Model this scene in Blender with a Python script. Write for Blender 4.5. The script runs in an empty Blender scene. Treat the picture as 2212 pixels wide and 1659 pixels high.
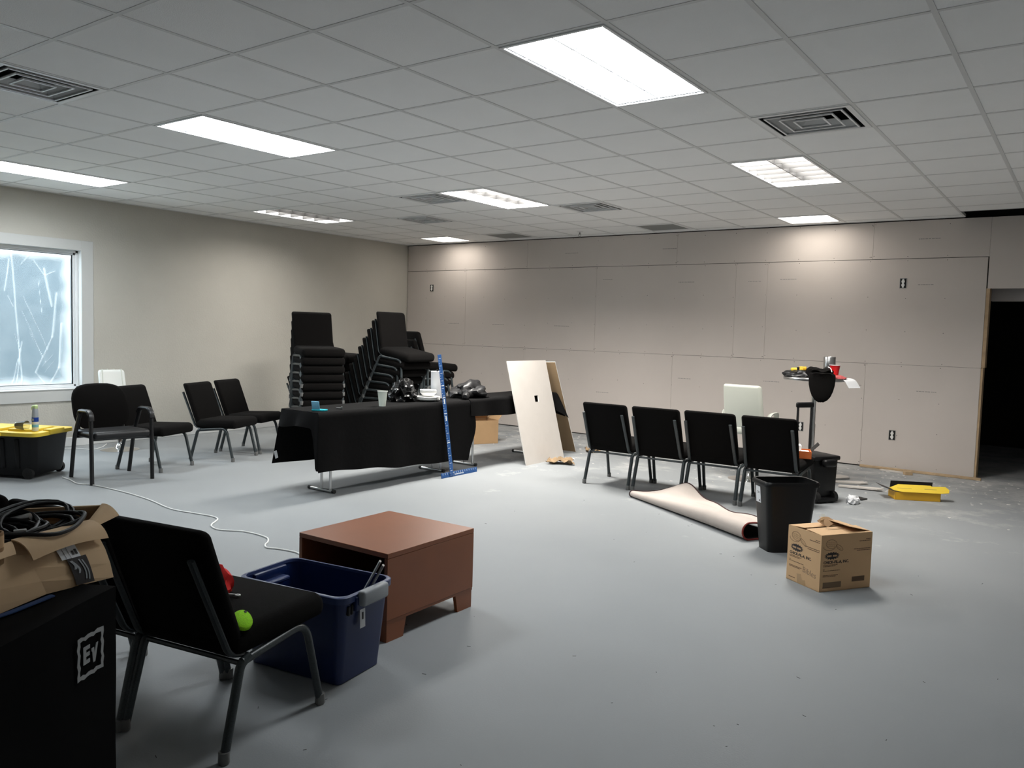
import bpy, bmesh, math, random
from mathutils import Vector, Matrix, noise
random.seed(7)
PI = math.pi
sc = bpy.context.scene
COL = sc.collection

# ------------------------------------------------------------------ camera
def rotm(y, p, r):
    return Matrix.Rotation(y, 3, 'Z') @ Matrix.Rotation(p, 3, 'X') @ Matrix.Rotation(r, 3, 'Y')
RC = rotm(0.623508, -0.066802, -0.028724)
CAM = Vector((2.4548, -1.9721, 1.480))
cd = bpy.data.cameras.new('camera'); cam = bpy.data.objects.new('camera', cd); COL.objects.link(cam)
mx = Matrix((RC.col[0], RC.col[2], -RC.col[1])).transposed().to_4x4()
mx.translation = CAM
cam.matrix_world = mx
cd.sensor_width = 36; cd.lens = 1741.99 * 36 / 2212; cd.clip_start = 0.05; cd.clip_end = 200
sc.camera = cam

# ------------------------------------------------------------------ world, exposure
w = bpy.data.worlds.new('sky'); sc.world = w; w.use_nodes = True
bg = w.node_tree.nodes['Background']; bg.inputs[0].default_value = (0.82, 0.92, 1.0, 1); bg.inputs[1].default_value = 6.0
vs = sc.view_settings
vs.view_transform = 'Standard'; vs.look = 'None'; vs.gamma = 1; vs.use_curve_mapping = False; vs.exposure = 0.06
LAMP = 24.0          # radiance of the white-louvred fixtures
LAMP_FAR = 92.0      # radiance of the grey-louvred fixtures
LAMP_LED = 10.5      # radiance of the two flat LED panels

# ------------------------------------------------------------------ dimensions
T = 0.6096; H = 2.85; XL = -7.03; YB = 8.10; XR = 4.9; YF = -4.2

# ------------------------------------------------------------------ materials
def mat(name, col, rough=.6, metal=0., var=0., scale=8., bump=0., bscale=60., spec=.5, coat=0., sheen=0.):
    m = bpy.data.materials.new(name); m.use_nodes = True
    nt = m.node_tree; b = nt.nodes['Principled BSDF']
    b.inputs['Base Color'].default_value = (*col, 1); b.inputs['Roughness'].default_value = rough
    b.inputs['Metallic'].default_value = metal; b.inputs['Specular IOR Level'].default_value = spec
    if coat: b.inputs['Coat Weight'].default_value = coat; b.inputs['Coat Roughness'].default_value = .2
    if sheen: b.inputs['Sheen Weight'].default_value = sheen
    tc = nt.nodes.new('ShaderNodeTexCoord')
    if var:
        n = nt.nodes.new('ShaderNodeTexNoise'); n.inputs['Scale'].default_value = scale; n.inputs['Detail'].default_value = 6
        nt.links.new(tc.outputs['Object'], n.inputs['Vector'])
        r = nt.nodes.new('ShaderNodeMapRange'); r.inputs['From Min'].default_value = .3; r.inputs['From Max'].default_value = .7
        r.inputs['To Min'].default_value = 1 - var; r.inputs['To Max'].default_value = 1 + var
        nt.links.new(n.outputs['Fac'], r.inputs['Value'])
        mu = nt.nodes.new('ShaderNodeVectorMath'); mu.operation = 'SCALE'; mu.inputs[0].default_value = col
        nt.links.new(r.outputs['Result'], mu.inputs['Scale'])
        nt.links.new(mu.outputs['Vector'], b.inputs['Base Color'])
    if bump:
        n2 = nt.nodes.new('ShaderNodeTexNoise'); n2.inputs['Scale'].default_value = bscale; n2.inputs['Detail'].default_value = 4
        nt.links.new(tc.outputs['Object'], n2.inputs['Vector'])
        bp = nt.nodes.new('ShaderNodeBump'); bp.inputs['Strength'].default_value = bump; bp.inputs['Distance'].default_value = .01
        nt.links.new(n2.outputs['Fac'], bp.inputs['Height']); nt.links.new(bp.outputs['Normal'], b.inputs['Normal'])
    return m
def emit(name, col, s):
    m = bpy.data.materials.new(name); m.use_nodes = True; nt = m.node_tree; nt.nodes.clear()
    o = nt.nodes.new('ShaderNodeOutputMaterial'); e = nt.nodes.new('ShaderNodeEmission')
    e.inputs[0].default_value = (*col, 1); e.inputs[1].default_value = s; nt.links.new(e.outputs[0], o.inputs[0]); return m

M = {}
M['wall'] = mat('painted_wall', (.52, .50, .445), .75, var=.02, scale=3, bump=.35, bscale=55)
M['paint_white'] = mat('white_trim_paint', (.70, .71, .70), .45)
M['trim'] = mat('window_casing_paint', (.58, .585, .57), .55)
M['drywall'] = mat('drywall_paper', (.60, .545, .505), .85, var=.03, scale=1.3, bump=.05, bscale=200)
M['gypsum'] = mat('gypsum_edge', (.78, .76, .72), .9)
M['panel_face'] = mat('panel_face_paper', (.60, .56, .52), .85, var=.02)
M['brown_paper'] = mat('brown_back_paper', (.30, .205, .115), .85, var=.05, scale=5)
M['tile'] = mat('ceiling_tile', (.93, .935, .93), .95, var=.02, scale=2, bump=.3, bscale=220, spec=.2)
M['tee'] = mat('ceiling_tee', (.70, .705, .70), .5)
M['dark'] = mat('void_shade', (.008, .008, .008), .9)  # near-black colour stands in for the shade in voids and recesses
M['hall'] = mat('hall_wall_shaded', (.012, .011, .011), .9)  # walls coloured near-black in place of an unlit hall
M['backing'] = mat('wall_cavity', (.02, .018, .016), .9)
M['fix_white'] = mat('fixture_enamel', (.80, .81, .82), .35)
M['louver'] = mat('louver_blade', (.82, .83, .85), .3)
M['louver_al'] = mat('louver_blade_aluminium', (.020, .020, .020), .35)  # near-black: the dark reflection of mirror blades is put into the colour
M['wall_w'] = mat('white_wall', (.86, .85, .83), .75, bump=.2, bscale=55)
M['grille'] = mat('grille_enamel', (.80, .81, .81), .4)
M['cone_grey'] = mat('vent_cone_shaded', (.52, .53, .53), .45)  # grey carries the shade inside the white vent cones
M['grille_grey'] = mat('grille_perforated', (.36, .36, .345), .6)
M['led'] = emit('led_panel', (1.0, .93, .84), LAMP_LED)
M['fabric'] = mat('black_fabric', (.0045, .004, .0038), .95, var=.3, scale=300, bump=.25, bscale=500, spec=.08, sheen=.015)
M['frame_grey'] = mat('hammered_grey_paint', (.030, .038, .041), .38, var=.3, scale=200, spec=.5)
M['cap'] = mat('clear_foot_cap', (.16, .16, .155), .4)
M['black_frame'] = mat('black_paint', (.008, .008, .009), .45)
M['arm_pad'] = mat('black_arm_pad', (.010, .010, .011), .4)
M['cloth'] = mat('black_tablecloth', (.0022, .0020, .0022), .85, var=.2, scale=40, bump=.12, bscale=30, spec=.12, sheen=.004)
M['steel'] = mat('brushed_steel', (.55, .55, .55), .28, 1.)
M['steel_dark'] = mat('dull_steel', (.30, .30, .30), .4, 1.)
M['chrome'] = mat('chrome', (.75, .75, .75), .1, 1.)
M['rubber'] = mat('black_rubber', (.012, .012, .012), .6)
M['black_plastic'] = mat('black_plastic', (.0045, .0045, .005), .42, spec=.3)
M['grey_plastic'] = mat('grey_plastic', (.30, .32, .34), .45)
M['yellow'] = mat('yellow_plastic', (.78, .56, .055), .42)
M['yellow_card'] = mat('yellow_card', (.72, .40, .02), .55)
M['blue_tote'] = mat('blue_plastic', (.004, .016, .085), .35, spec=.5)
M['blue_tote_rim'] = mat('blue_plastic_worn', (.022, .040, .13), .4)
M['blue_al'] = mat('blue_anodised', (.02, .095, .30), .4, .2)
M['white_mark'] = mat('white_print', (.75, .78, .80), .6)
M['wood'] = mat('cherry_laminate', (.25, .080, .030), .36, var=.08, scale=4, spec=.5)
M['wood_dark'] = mat('cherry_laminate_inside', (.16, .050, .024), .5)
M['pine'] = mat('raw_pine', (.46, .33, .20), .75, var=.15, scale=12)
M['card'] = mat('corrugated_cardboard', (.42, .265, .135), .8, var=.05, scale=6)
M['card_l'] = mat('pale_cardboard', (.64, .41, .22), .8, var=.04, scale=6)
M['kraft'] = mat('kraft_board', (.66, .46, .27), .8, var=.05, scale=6)
M['card_in'] = mat('cardboard_inside', (.36, .21, .10), .85)
M['ink'] = mat('black_print', (.030, .025, .025), .8)
M['ink_faint'] = mat('faded_print', (.22, .145, .085), .8)
M['ink_mid'] = mat('brown_print', (.13, .075, .04), .8)
M['pencil'] = mat('pencil_line', (.30, .20, .12), .8)
M['tape'] = mat('clear_tape', (.46, .29, .14), .12, spec=.7)
M['white_leather'] = mat('white_leatherette', (.72, .73, .70), .35, bump=.05, bscale=80)
M['cream_leather'] = mat('cream_leatherette', (.60, .62, .55), .35)
M['paper'] = mat('white_paper', (.75, .76, .78), .8)
M['plate'] = mat('white_foam', (.82, .82, .80), .6)
M['cupw'] = mat('frosted_cup', (.70, .76, .68), .35)
M['red'] = mat('red_plastic', (.60, .012, .014), .35)
M['redcloth'] = mat('red_fabric', (.75, .015, .012), .8)
M['pink'] = mat('pink_cloth', (.50, .10, .10), .8)
M['green'] = mat('lime_felt', (.28, .66, .005), .9, var=.15, scale=250, bump=.4, bscale=300)
M['orange'] = mat('orange_card', (.62, .14, .025), .6)
M['bag'] = mat('black_polythene', (.006, .006, .0065), .22, bump=.6, bscale=22, spec=.6)
M['jacket'] = mat('black_nylon', (.008, .008, .009), .42, bump=.3, bscale=14)
M['cord_w'] = mat('white_cord', (.80, .80, .78), .5)
M['cable'] = mat('black_cable', (.006, .006, .007), .5, spec=.3)
M['rug_back'] = mat('rug_backing', (.50, .44, .40), .9, var=.04, scale=9, bump=.1, bscale=150)
M['rug_pile'] = mat('rug_pile', (.006, .005, .005), .95)
M['rug_bind'] = mat('rug_binding', (.030, .006, .006), .7)
M['rug_bind_red'] = mat('rug_binding_red', (.20, .018, .012), .7)
M['spk'] = mat('padded_cover', (.0020, .0020, .0022), .9, bump=.1, bscale=9, spec=.1)
M['logo'] = mat('reflective_print', (.36, .37, .37), .6)
M['teal'] = mat('teal_plastic', (.02, .42, .50), .4)
M['blue_lbl'] = mat('blue_label', (.01, .06, .38), .4)
M['cyan_lbl'] = mat('pale_blue_label', (.20, .52, .72), .4)
M['lime_cap'] = mat('pale_lime_cap', (.62, .78, .36), .4)
M['can_grey'] = mat('silver_can', (.52, .56, .60), .35, .3)
M['dust'] = mat('drywall_dust', (.72, .70, .68), .95)
M['brick'] = mat('brick', (.36, .33, .32), .9, var=.15, scale=20)
M['ext_wall'] = mat('blue_grey_cladding', (.15, .195, .225), .9)
M['ext_ground'] = mat('pale_concrete', (.55, .55, .53), .9)
M['strap'] = mat('blue_strap', (.015, .05, .16), .7)

def clear_mat(name, tint, gloss=.08, rough=.05):
    m = bpy.data.materials.new(name); m.use_nodes = True; nt = m.node_tree; nt.nodes.clear()
    o = nt.nodes.new('ShaderNodeOutputMaterial'); t = nt.nodes.new('ShaderNodeBsdfTransparent'); t.inputs[0].default_value = (*tint, 1)
    g = nt.nodes.new('ShaderNodeBsdfGlossy'); g.inputs['Roughness'].default_value = rough
    f = nt.nodes.new('ShaderNodeFresnel'); f.inputs[0].default_value = 1.45
    a = nt.nodes.new('ShaderNodeMath'); a.operation = 'ADD'; a.inputs[1].default_value = gloss - .04; nt.links.new(f.outputs[0], a.inputs[0])
    mx = nt.nodes.new('ShaderNodeMixShader'); nt.links.new(a.outputs[0], mx.inputs[0]); nt.links.new(t.outputs[0], mx.inputs[1]); nt.links.new(g.outputs[0], mx.inputs[2])
    nt.links.new(mx.outputs[0], o.inputs[0]); return m
M['glass'] = clear_mat('window_glass', (.93, .96, .96), .04)
M['clear'] = clear_mat('clear_plastic', (.95, .95, .88), .07, .2)
def sheet_mat():
    m = bpy.data.materials.new('plastic_sheeting'); m.use_nodes = True; nt = m.node_tree; nt.nodes.clear()
    N = nt.nodes.new; L = nt.links.new
    o = N('ShaderNodeOutputMaterial'); t = N('ShaderNodeBsdfTransparent'); t.inputs[0].default_value = (.93, .97, 1, 1)
    tr = N('ShaderNodeBsdfTranslucent'); tr.inputs[0].default_value = (.60, .62, .62, 1)
    d = N('ShaderNodeBsdfDiffuse'); d.inputs[0].default_value = (.85, .86, .86, 1)
    m1 = N('ShaderNodeMixShader'); m1.inputs[0].default_value = .25; L(tr.outputs[0], m1.inputs[1]); L(d.outputs[0], m1.inputs[2])
    at = N('ShaderNodeAttribute'); at.attribute_name = 'haze'
    n = N('ShaderNodeTexNoise'); n.inputs['Scale'].default_value = 3.5; n.inputs['Detail'].default_value = 5; n.inputs['Distortion'].default_value = 1.2
    tc = N('ShaderNodeTexCoord'); L(tc.outputs['Object'], n.inputs['Vector'])
    s = N('ShaderNodeMath'); s.operation = 'MULTIPLY_ADD'; s.inputs[1].default_value = .28; L(n.outputs['Fac'], s.inputs[0]); L(at.outputs['Fac'], s.inputs[2])
    c = N('ShaderNodeClamp'); c.inputs['Max'].default_value = .96; L(s.outputs[0], c.inputs[0])
    m2 = N('ShaderNodeMixShader'); L(c.outputs[0], m2.inputs[0]); L(t.outputs[0], m2.inputs[1]); L(m1.outputs[0], m2.inputs[2])
    L(m2.outputs[0], o.inputs[0]); return m
M['sheet'] = sheet_mat()
def floor_mat():
    m = mat('painted_concrete', (.245, .268, .288), .55, spec=.25); nt = m.node_tree; N = nt.nodes.new; L = nt.links.new
    b = nt.nodes['Principled BSDF']; tc = N('ShaderNodeTexCoord')
    n = N('ShaderNodeTexNoise'); n.inputs['Scale'].default_value = .8; n.inputs['Detail'].default_value = 7; L(tc.outputs['Object'], n.inputs['Vector'])
    r = N('ShaderNodeValToRGB'); r.color_ramp.elements[0].position = .3; r.color_ramp.elements[1].position = .7
    r.color_ramp.elements[0].color = (.252, .268, .278, 1); r.color_ramp.elements[1].color = (.288, .302, .310, 1); L(n.outputs['Fac'], r.inputs[0])
    # drywall dust, denser towards the unfinished wall
    n2 = N('ShaderNodeTexNoise'); n2.inputs['Scale'].default_value = 2.2; n2.inputs['Detail'].default_value = 9; n2.inputs['Roughness'].default_value = .72; L(tc.outputs['Object'], n2.inputs['Vector'])
    sx = N('ShaderNodeSeparateXYZ'); L(tc.outputs['Object'], sx.inputs[0])
    g = N('ShaderNodeMapRange'); g.inputs['From Min'].default_value = 1.5; g.inputs['From Max'].default_value = 8.1; g.inputs['To Min'].default_value = -.10; g.inputs['To Max'].default_value = .25; L(sx.outputs['Y'], g.inputs['Value'])
    ad = N('ShaderNodeMath'); ad.operation = 'ADD'; L(n2.outputs['Fac'], ad.inputs[0]); L(g.outputs[0], ad.inputs[1])
    cl = N('ShaderNodeMapRange'); cl.inputs['From Min'].default_value = .64; cl.inputs['From Max'].default_value = .86; cl.inputs['To Max'].default_value = .6; L(ad.outputs[0], cl.inputs['Value'])
    mixn = N('ShaderNodeMix'); mixn.data_type = 'RGBA'; L(cl.outputs[0], mixn.inputs['Factor']); L(r.outputs[0], mixn.inputs['A']); mixn.inputs['B'].default_value = (.60, .59, .575, 1)
    L(mixn.outputs['Result'], b.inputs['Base Color'])
    rr = N('ShaderNodeMapRange'); rr.inputs['To Min'].default_value = .52; rr.inputs['To Max'].default_value = .66; L(n.outputs['Fac'], rr.inputs['Value']); L(rr.outputs[0], b.inputs['Roughness'])
    n3 = N('ShaderNodeTexNoise'); n3.inputs['Scale'].default_value = 130; L(tc.outputs['Object'], n3.inputs['Vector'])
    bp = N('ShaderNodeBump'); bp.inputs['Strength'].default_value = .12; bp.inputs['Distance'].default_value = .004; L(n3.outputs['Fac'], bp.inputs['Height']); L(bp.outputs[0], b.inputs['Normal'])
    return m
M['floor'] = floor_mat()

# ------------------------------------------------------------------ mesh helpers
def xf(loc=(0,0,0), rot=(0,0,0), sc_=(1,1,1)):
    from mathutils import Euler
    return Matrix.Translation(loc) @ Euler(rot).to_matrix().to_4x4() @ Matrix.Diagonal((*sc_, 1))
class B:
    def __init__(s): s.bm = bmesh.new()
    def _x(s, vs, m):
        if m is not None: bmesh.ops.transform(s.bm, matrix=m, verts=vs)
        return vs
    def box(s, x0, x1, y0, y1, z0, z1, m=None):
        P = [(x0,y0,z0),(x1,y0,z0),(x1,y1,z0),(x0,y1,z0),(x0,y0,z1),(x1,y0,z1),(x1,y1,z1),(x0,y1,z1)]
        v = [s.bm.verts.new(p) for p in P]
        for f in ((0,3,2,1),(4,5,6,7),(0,1,5,4),(1,2,6,5),(2,3,7,6),(3,0,4,7)): s.bm.faces.new([v[i] for i in f])
        s._x(v, m); return s
    def rbox(s, x0, x1, y0, y1, z0, z1, r=.01, seg=2, fn=None, m=None):
        b2 = bmesh.new(); bmesh.ops.create_cube(b2, size=1)
        for v in b2.verts: v.co = Vector(((x0+x1)/2 + v.co.x*(x1-x0), (y0+y1)/2 + v.co.y*(y1-y0), (z0+z1)/2 + v.co.z*(z1-z0)))
        bmesh.ops.bevel(b2, geom=list(b2.edges), offset=r, segments=seg, profile=.5, affect='EDGES')
        s.absorb(b2, fn, m); return s
    def absorb(s, b2, fn=None, m=None):
        mp = {}
        for v in b2.verts:
            c = v.co.copy()
            if fn: c = Vector(fn(c))
            if m is not None: c = m @ c
            mp[v] = s.bm.verts.new(c)
        for f in b2.faces:
            try: s.bm.faces.new([mp[v] for v in f.verts])
            except ValueError: pass
        b2.free()
    def tube(s, pts, r, n=8, closed=False, caps=True, m=None, flat=None):
        pts = [Vector(p) for p in pts]; rs = r if isinstance(r, (list, tuple)) else [r]*len(pts)
        rings = []; N = len(pts)
        t0 = (pts[1]-pts[0]).normalized(); up = Vector((0,0,1)) if abs(t0.z) < .9 else Vector((1,0,0))
        nr = (up - t0*up.dot(t0)).normalized()
        for i, p in enumerate(pts):
            if closed: t = (pts[(i+1) % N]-pts[i-1]).normalized()
            elif i == 0: t = t0
            elif i == N-1: t = (pts[-1]-pts[-2]).normalized()
            else: t = ((pts[i+1]-p).normalized()+(p-pts[i-1]).normalized()).normalized()
            nr = (nr - t*nr.dot(t)); nr = nr.normalized() if nr.length > 1e-6 else t.orthogonal().normalized()
            bn = t.cross(nr)
            a, b = (rs[i], rs[i]) if flat is None else (rs[i]*flat[0], rs[i]*flat[1])
            rings.append([s.bm.verts.new(p + nr*math.cos(2*PI*k/n)*a + bn*math.sin(2*PI*k/n)*b) for k in range(n)])
        for i in range(N if closed else N-1):
            A, Bq = rings[i], rings[(i+1) % N]
            for k in range(n): s.bm.faces.new((A[k], A[(k+1)%n], Bq[(k+1)%n], Bq[k]))
        if caps and not closed: s.bm.faces.new(rings[0][::-1]); s.bm.faces.new(rings[-1])
        s._x([v for R_ in rings for v in R_], m); return s
    def lathe(s, prof, n=20, m=None, cap=True):
        rings = []; allv = []
        for (r, z) in prof:
            rings.append([s.bm.verts.new((r*math.cos(2*PI*k/n), r*math.sin(2*PI*k/n), z)) for k in range(n)]); allv += rings[-1]
        for A, Bq in zip(rings, rings[1:]):
            for k in range(n): s.bm.faces.new((A[k], A[(k+1)%n], Bq[(k+1)%n], Bq[k]))
        if cap: s.bm.faces.new(rings[0][::-1]); s.bm.faces.new(rings[-1])
        s._x(allv, m); return s
    def prism(s, poly, z0, z1, m=None):
        a = [s.bm.verts.new((x, y, z0)) for x, y in poly]; b = [s.bm.verts.new((x, y, z1)) for x, y in poly]; n = len(poly)
        s.bm.faces.new(a[::-1]); s.bm.faces.new(b)
        for k in range(n): s.bm.faces.new((a[k], a[(k+1)%n], b[(k+1)%n], b[k]))
        s._x(a+b, m); return s
    def grid(s, fn, nu, nv, m=None):
        g = [[s.bm.verts.new(fn(i/nu, j/nv)) for j in range(nv+1)] for i in range(nu+1)]
        for i in range(nu):
            for j in range(nv): s.bm.faces.new((g[i][j], g[i+1][j], g[i+1][j+1], g[i][j+1]))
        s._x([v for q in g for v in q], m); return s
    def quad(s, *P):
        s.bm.faces.new([s.bm.verts.new(p) for p in P]); return s
    def loft(s, rings, cap=(True, True), closed=True):
        V = [[s.bm.verts.new(p) for p in r] for r in rings]; n = len(V[0])
        for A, Bq in zip(V, V[1:]):
            for k in range(n if closed else n-1): s.bm.faces.new((A[k], A[(k+1)%n], Bq[(k+1)%n], Bq[k]))
        if cap[0]: s.bm.faces.new(V[0][::-1])
        if cap[1]: s.bm.faces.new(V[-1])
        return s
    def mesh(s, name, smooth=True, ang=40, solid=0):
        bmesh.ops.recalc_face_normals(s.bm, faces=list(s.bm.faces))
        if solid: bmesh.ops.solidify(s.bm, geom=list(s.bm.faces), thickness=solid)
        me = bpy.data.meshes.new(name); s.bm.to_mesh(me); s.bm.free()
        if smooth: me.shade_smooth(); me.set_sharp_from_angle(angle=math.radians(ang))
        return me
def tag(o, label=None, cat=None, group=None, kind=None):
    if label: o['label'] = label
    if cat: o['category'] = cat
    if group: o['group'] = group
    if kind: o['kind'] = kind
    return o
def put(name, b, m, parent=None, loc=None, rz=None, smooth=True, ang=40, solid=0, **k):
    me = b.mesh(name, smooth, ang, solid) if isinstance(b, B) else b
    o = bpy.data.objects.new(name, me)
    if m is not None and not me.materials: me.materials.append(M[m] if isinstance(m, str) else m)
    COL.objects.link(o)
    if parent: o.parent = parent
    if loc is not None: o.location = loc
    if rz is not None: o.rotation_euler = (0, 0, rz)
    return tag(o, **k)
def thing(name, loc, rz, label, cat, group=None):
    o = bpy.data.objects.new(name, None); COL.objects.link(o); o.location = loc; o.rotation_euler = (0, 0, rz); o.empty_display_size = .1
    return tag(o, label, cat, group)
def copy_tree(o, parent=None):
    c = o.copy(); COL.objects.link(c); c.parent = parent
    for ch in list(o.children): copy_tree(ch, c)
    return c
def fillet(P, r, seg=4):
    P = [Vector(p) for p in P]; out = [P[0]]
    for i in range(1, len(P)-1):
        a, p, b = P[i-1], P[i], P[i+1]; u = (a-p); v = (b-p); rr = min(r if not isinstance(r, (list, tuple)) else r[i-1], u.length*.49, v.length*.49)
        A = p+u.normalized()*rr; C_ = p+v.normalized()*rr
        for k in range(seg+1):
            t = k/seg; out.append(A*(1-t)**2 + p*2*t*(1-t) + C_*t*t)
    out.append(P[-1]); return out
def text_mesh(s, size, ext=.0004, align='LEFT', bold=0.):
    c = bpy.data.curves.new('lettering', 'FONT'); c.body = s; c.size = size; c.extrude = ext; c.align_x = align; c.offset = bold; c.resolution_u = 2
    o = bpy.data.objects.new('lettering', c); COL.objects.link(o)
    dg = bpy.context.evaluated_depsgraph_get(); me = bpy.data.meshes.new_from_object(o.evaluated_get(dg))
    bpy.data.objects.remove(o); bpy.data.curves.remove(c); me.materials.clear(); return me
def blob(seed, sx, sy, sz, amp=.25, freq=3., sub=4, flat=True, ridged=False):
    b2 = bmesh.new(); bmesh.ops.create_icosphere(b2, subdivisions=sub, radius=1)
    off = Vector((seed*3.1, seed*1.7, seed*.9))
    for v in b2.verts:
        n = noise.fractal(v.co*freq/2+off, 1., 2., 3)
        if ridged: n = abs(n)*-1.6+.45
        k = 1+amp*n; c = v.co*k; c = Vector((c.x*sx, c.y*sy, c.z*sz))
        if flat and c.z < -sz*.35: c.z = -sz*.35 + (c.z+sz*.35)*.05
        v.co = c
    lo = min(v.co.z for v in b2.verts)
    for v in b2.verts: v.co.z -= lo
    b = B(); b.absorb(b2); return b
CAMR = RC.col[0].copy(); CAMR.z = 0; CAMR.normalize()
CAMF = Vector((-CAMR.y, CAMR.x, 0))

# ------------------------------------------------------------------ setting: floor, walls
put('floor', B().box(XL-.2, XR+.2, YF-.2, 12, -.1, 0), 'floor', smooth=False, kind='structure')
# left wall with a window opening
WY0, WY1, WZ0, WZ1 = .75, 2.68, .66, 2.245
wl = B()
wl.box(XL-.16, XL, YF, WY0-.0125, 0, 3.3).box(XL-.16, XL, WY1+.0125, YB+.2, 0, 3.3).box(XL-.16, XL, WY0-.0125, WY1+.0125, 0, WZ0-.0125).box(XL-.16, XL, WY0-.0125, WY1+.0125, WZ1+.0125, 3.3)
put('wall_left', wl, 'wall', smooth=False, kind='structure')
put('wall_right', B().box(XR, XR+.15, YF, 12, 0, 3.3), 'wall_w', smooth=False, kind='structure')
put('wall_front', B().box(XL-.15, XR+.15, YF-.15, YF, 0, 3.3), 'wall_w', smooth=False, kind='structure')
put('baseboard_left', B().rbox(XL, XL+.016, YF, YB, 0, .105, .004, 1), 'paint_white', kind='structure')
# back wall: framing behind hung drywall sheets
DX0, DX1, DZ = 1.47, 3.30, 2.07
wb = B().box(XL-.15, DX0-.004, YB+.014, YB+.13, 0, H-.03).box(DX1, XR, YB+.014, YB+.13, 0, H-.03).box(DX0-.004, DX1, YB+.014, YB+.13, DZ+.01, H-.03)
wall_back = put('wall_back', wb, 'backing', smooth=False, kind='structure')
Z1, Z2, Z3 = 1.212, 2.412, 2.838
def sheet(x0, x1, z0, z1, gb=.0025):
    gz = random.uniform(.0010, .0030)
    put('drywall_sheet', B().rbox(x0+.0009, x1-.0009, YB, YB+.0127, z0+gz, z1-gz, .0006, 1), 'drywall', wall_back)
for x0, x1 in ((XL+.01, -4.58), (-4.58, -2.142), (-2.142, .297), (.297, DX0)): sheet(x0, x1, .012, Z1)
for x0, x1 in ((XL+.01, -5.752), (-5.752, -3.358), (-3.358, -1.312), (-1.312, -.908), (-.908, DX0)): sheet(x0, x1, Z1, Z2)
for x0, x1 in ((XL+.01, -4.566), (-4.566, -2.137), (-2.137, .306), (.306, DX0+.01)): sheet(x0, x1, Z2+.003, Z3)
sheet(DX0+.01, 2.32, DZ, Z3); sheet(2.32, DX1, DZ, Z3); sheet(DX1, XR, .012, Z3)
sw = B()
def screw(x, z): sw.lathe([(.0005, -.001), (.0042, 0), (.003, .0012)], 6, m=xf((x, YB, z), (PI/2, 0, 0)))
k = 0; x = XL+.03
while x < DX0:
    for z in (.05, .42, .80, 1.19, 1.235, 1.58, 1.98, 2.39, 2.44, 2.80):
        screw(x+random.uniform(-.012, .012), z+random.uniform(-.03, .03)*(z not in (1.19, 1.235, 2.39, 2.44)))
    x += .4045
for xs, zs in ((-4.58, (.05, 1.19)), (-2.142, (.05, 1.19)), (.297, (.05, 1.19)), (-5.752, (1.24, 2.39)), (-3.358, (1.24, 2.39)), (-1.312, (1.24, 2.39)), (-.908, (1.24, 2.39)), (-2.137, (2.44, 2.8)), (.306, (2.44, 2.8))):
    for f in (0, 3):
        z = zs[0]+(zs[1]-zs[0])*f/3
        screw(xs-.014, z); screw(xs+.014, z+.012)
put('screw_heads', sw, 'ink', wall_back, kind='stuff')
pm = B()
for x, z, wd in ((-6.1, 1.56, .2), (-5.2, 1.56, .22), (-4.05, 1.56, .24), (-3.25, 2.23, .14), (-2.35, 2.63, .2), (-2.1, 2.18, .2), (-1.15, 2.18, .14), (-.75, 2.2, .2), (.78, 2.63, .2), (.80, 2.12, .16), (.85, .92, .2), (-3.9, 2.62, .2), (-2.05, .9, .16), (.1, .95, .16), (-3.3, .63, .2), (-.9, .93, .2)):
    xx = x
    while xx < x+wd:
        l = random.uniform(.008, .03); pm.box(xx, xx+l, YB-.0004, YB+.001, z-.004, z+.004); xx += l+random.uniform(.003, .009)
put('sheet_print', pm, mat('grey_print', (.30, .285, .27), .85), wall_back, kind='stuff', smooth=False)
put('wall_light_block', B().box(XL-.15, XR+.15, YB+.13, YB+.2, H-.04, H+.4), 'dark', smooth=False, kind='structure')  # added to keep sky light out of the ceiling void
# doorway framing
tr2 = put('trim_2', B().rbox(DX0, DX0+.022, YB+.002, YB+.16, 0, Z1, .002, 1).rbox(DX0, DX0+.036, YB+.002, YB+.16, Z1+.004, DZ+.005, .002, 1), 'pine', kind='structure')
put('trim_3', B().rbox(DX0+.036, DX1, YB+.16, YB+.30, 1.945, 2.25, .003, 1), mat('header_board', (.30, .28, .275), .8), kind='structure')
# hall beyond the doorway, its darkness painted on the walls
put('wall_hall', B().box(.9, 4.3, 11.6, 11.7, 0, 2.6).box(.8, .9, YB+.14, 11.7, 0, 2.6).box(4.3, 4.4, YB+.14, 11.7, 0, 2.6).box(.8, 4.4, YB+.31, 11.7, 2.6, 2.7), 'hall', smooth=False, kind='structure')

# ------------------------------------------------------------------ window
win = put('window_1', B().box(XL-.15, XL+.001, WY0-.012, WY0, WZ0-.012, WZ1+.012).box(XL-.15, XL+.001, WY1, WY1+.012, WZ0-.012, WZ1+.012).box(XL-.15, XL+.001, WY0, WY1, WZ0-.012, WZ0).box(XL-.15, XL+.001, WY0, WY1, WZ1, WZ1+.012), 'paint_white', smooth=False, kind='structure')
GX = XL-.115; fw = .05
fr = B()
for w_, d0, d1 in ((fw, 0, .03), (.028, .03, .045)):
    fr.rbox(GX+d0, GX+d1, WY0, WY0+w_, WZ0, WZ1, .003, 1).rbox(GX+d0, GX+d1, WY1-w_, WY1, WZ0, WZ1, .003, 1)
    fr.rbox(GX+d0, GX+d1, WY0, WY1, WZ0, WZ0+w_, .003, 1).rbox(GX+d0, GX+d1, WY0, WY1, WZ1-w_, WZ1, .003, 1)
put('window_frame', fr, 'fix_white', win)
gk = B()
a0, a1, c0, c1 = WY0+fw, WY1-fw, WZ0+fw, WZ1-fw
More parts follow.
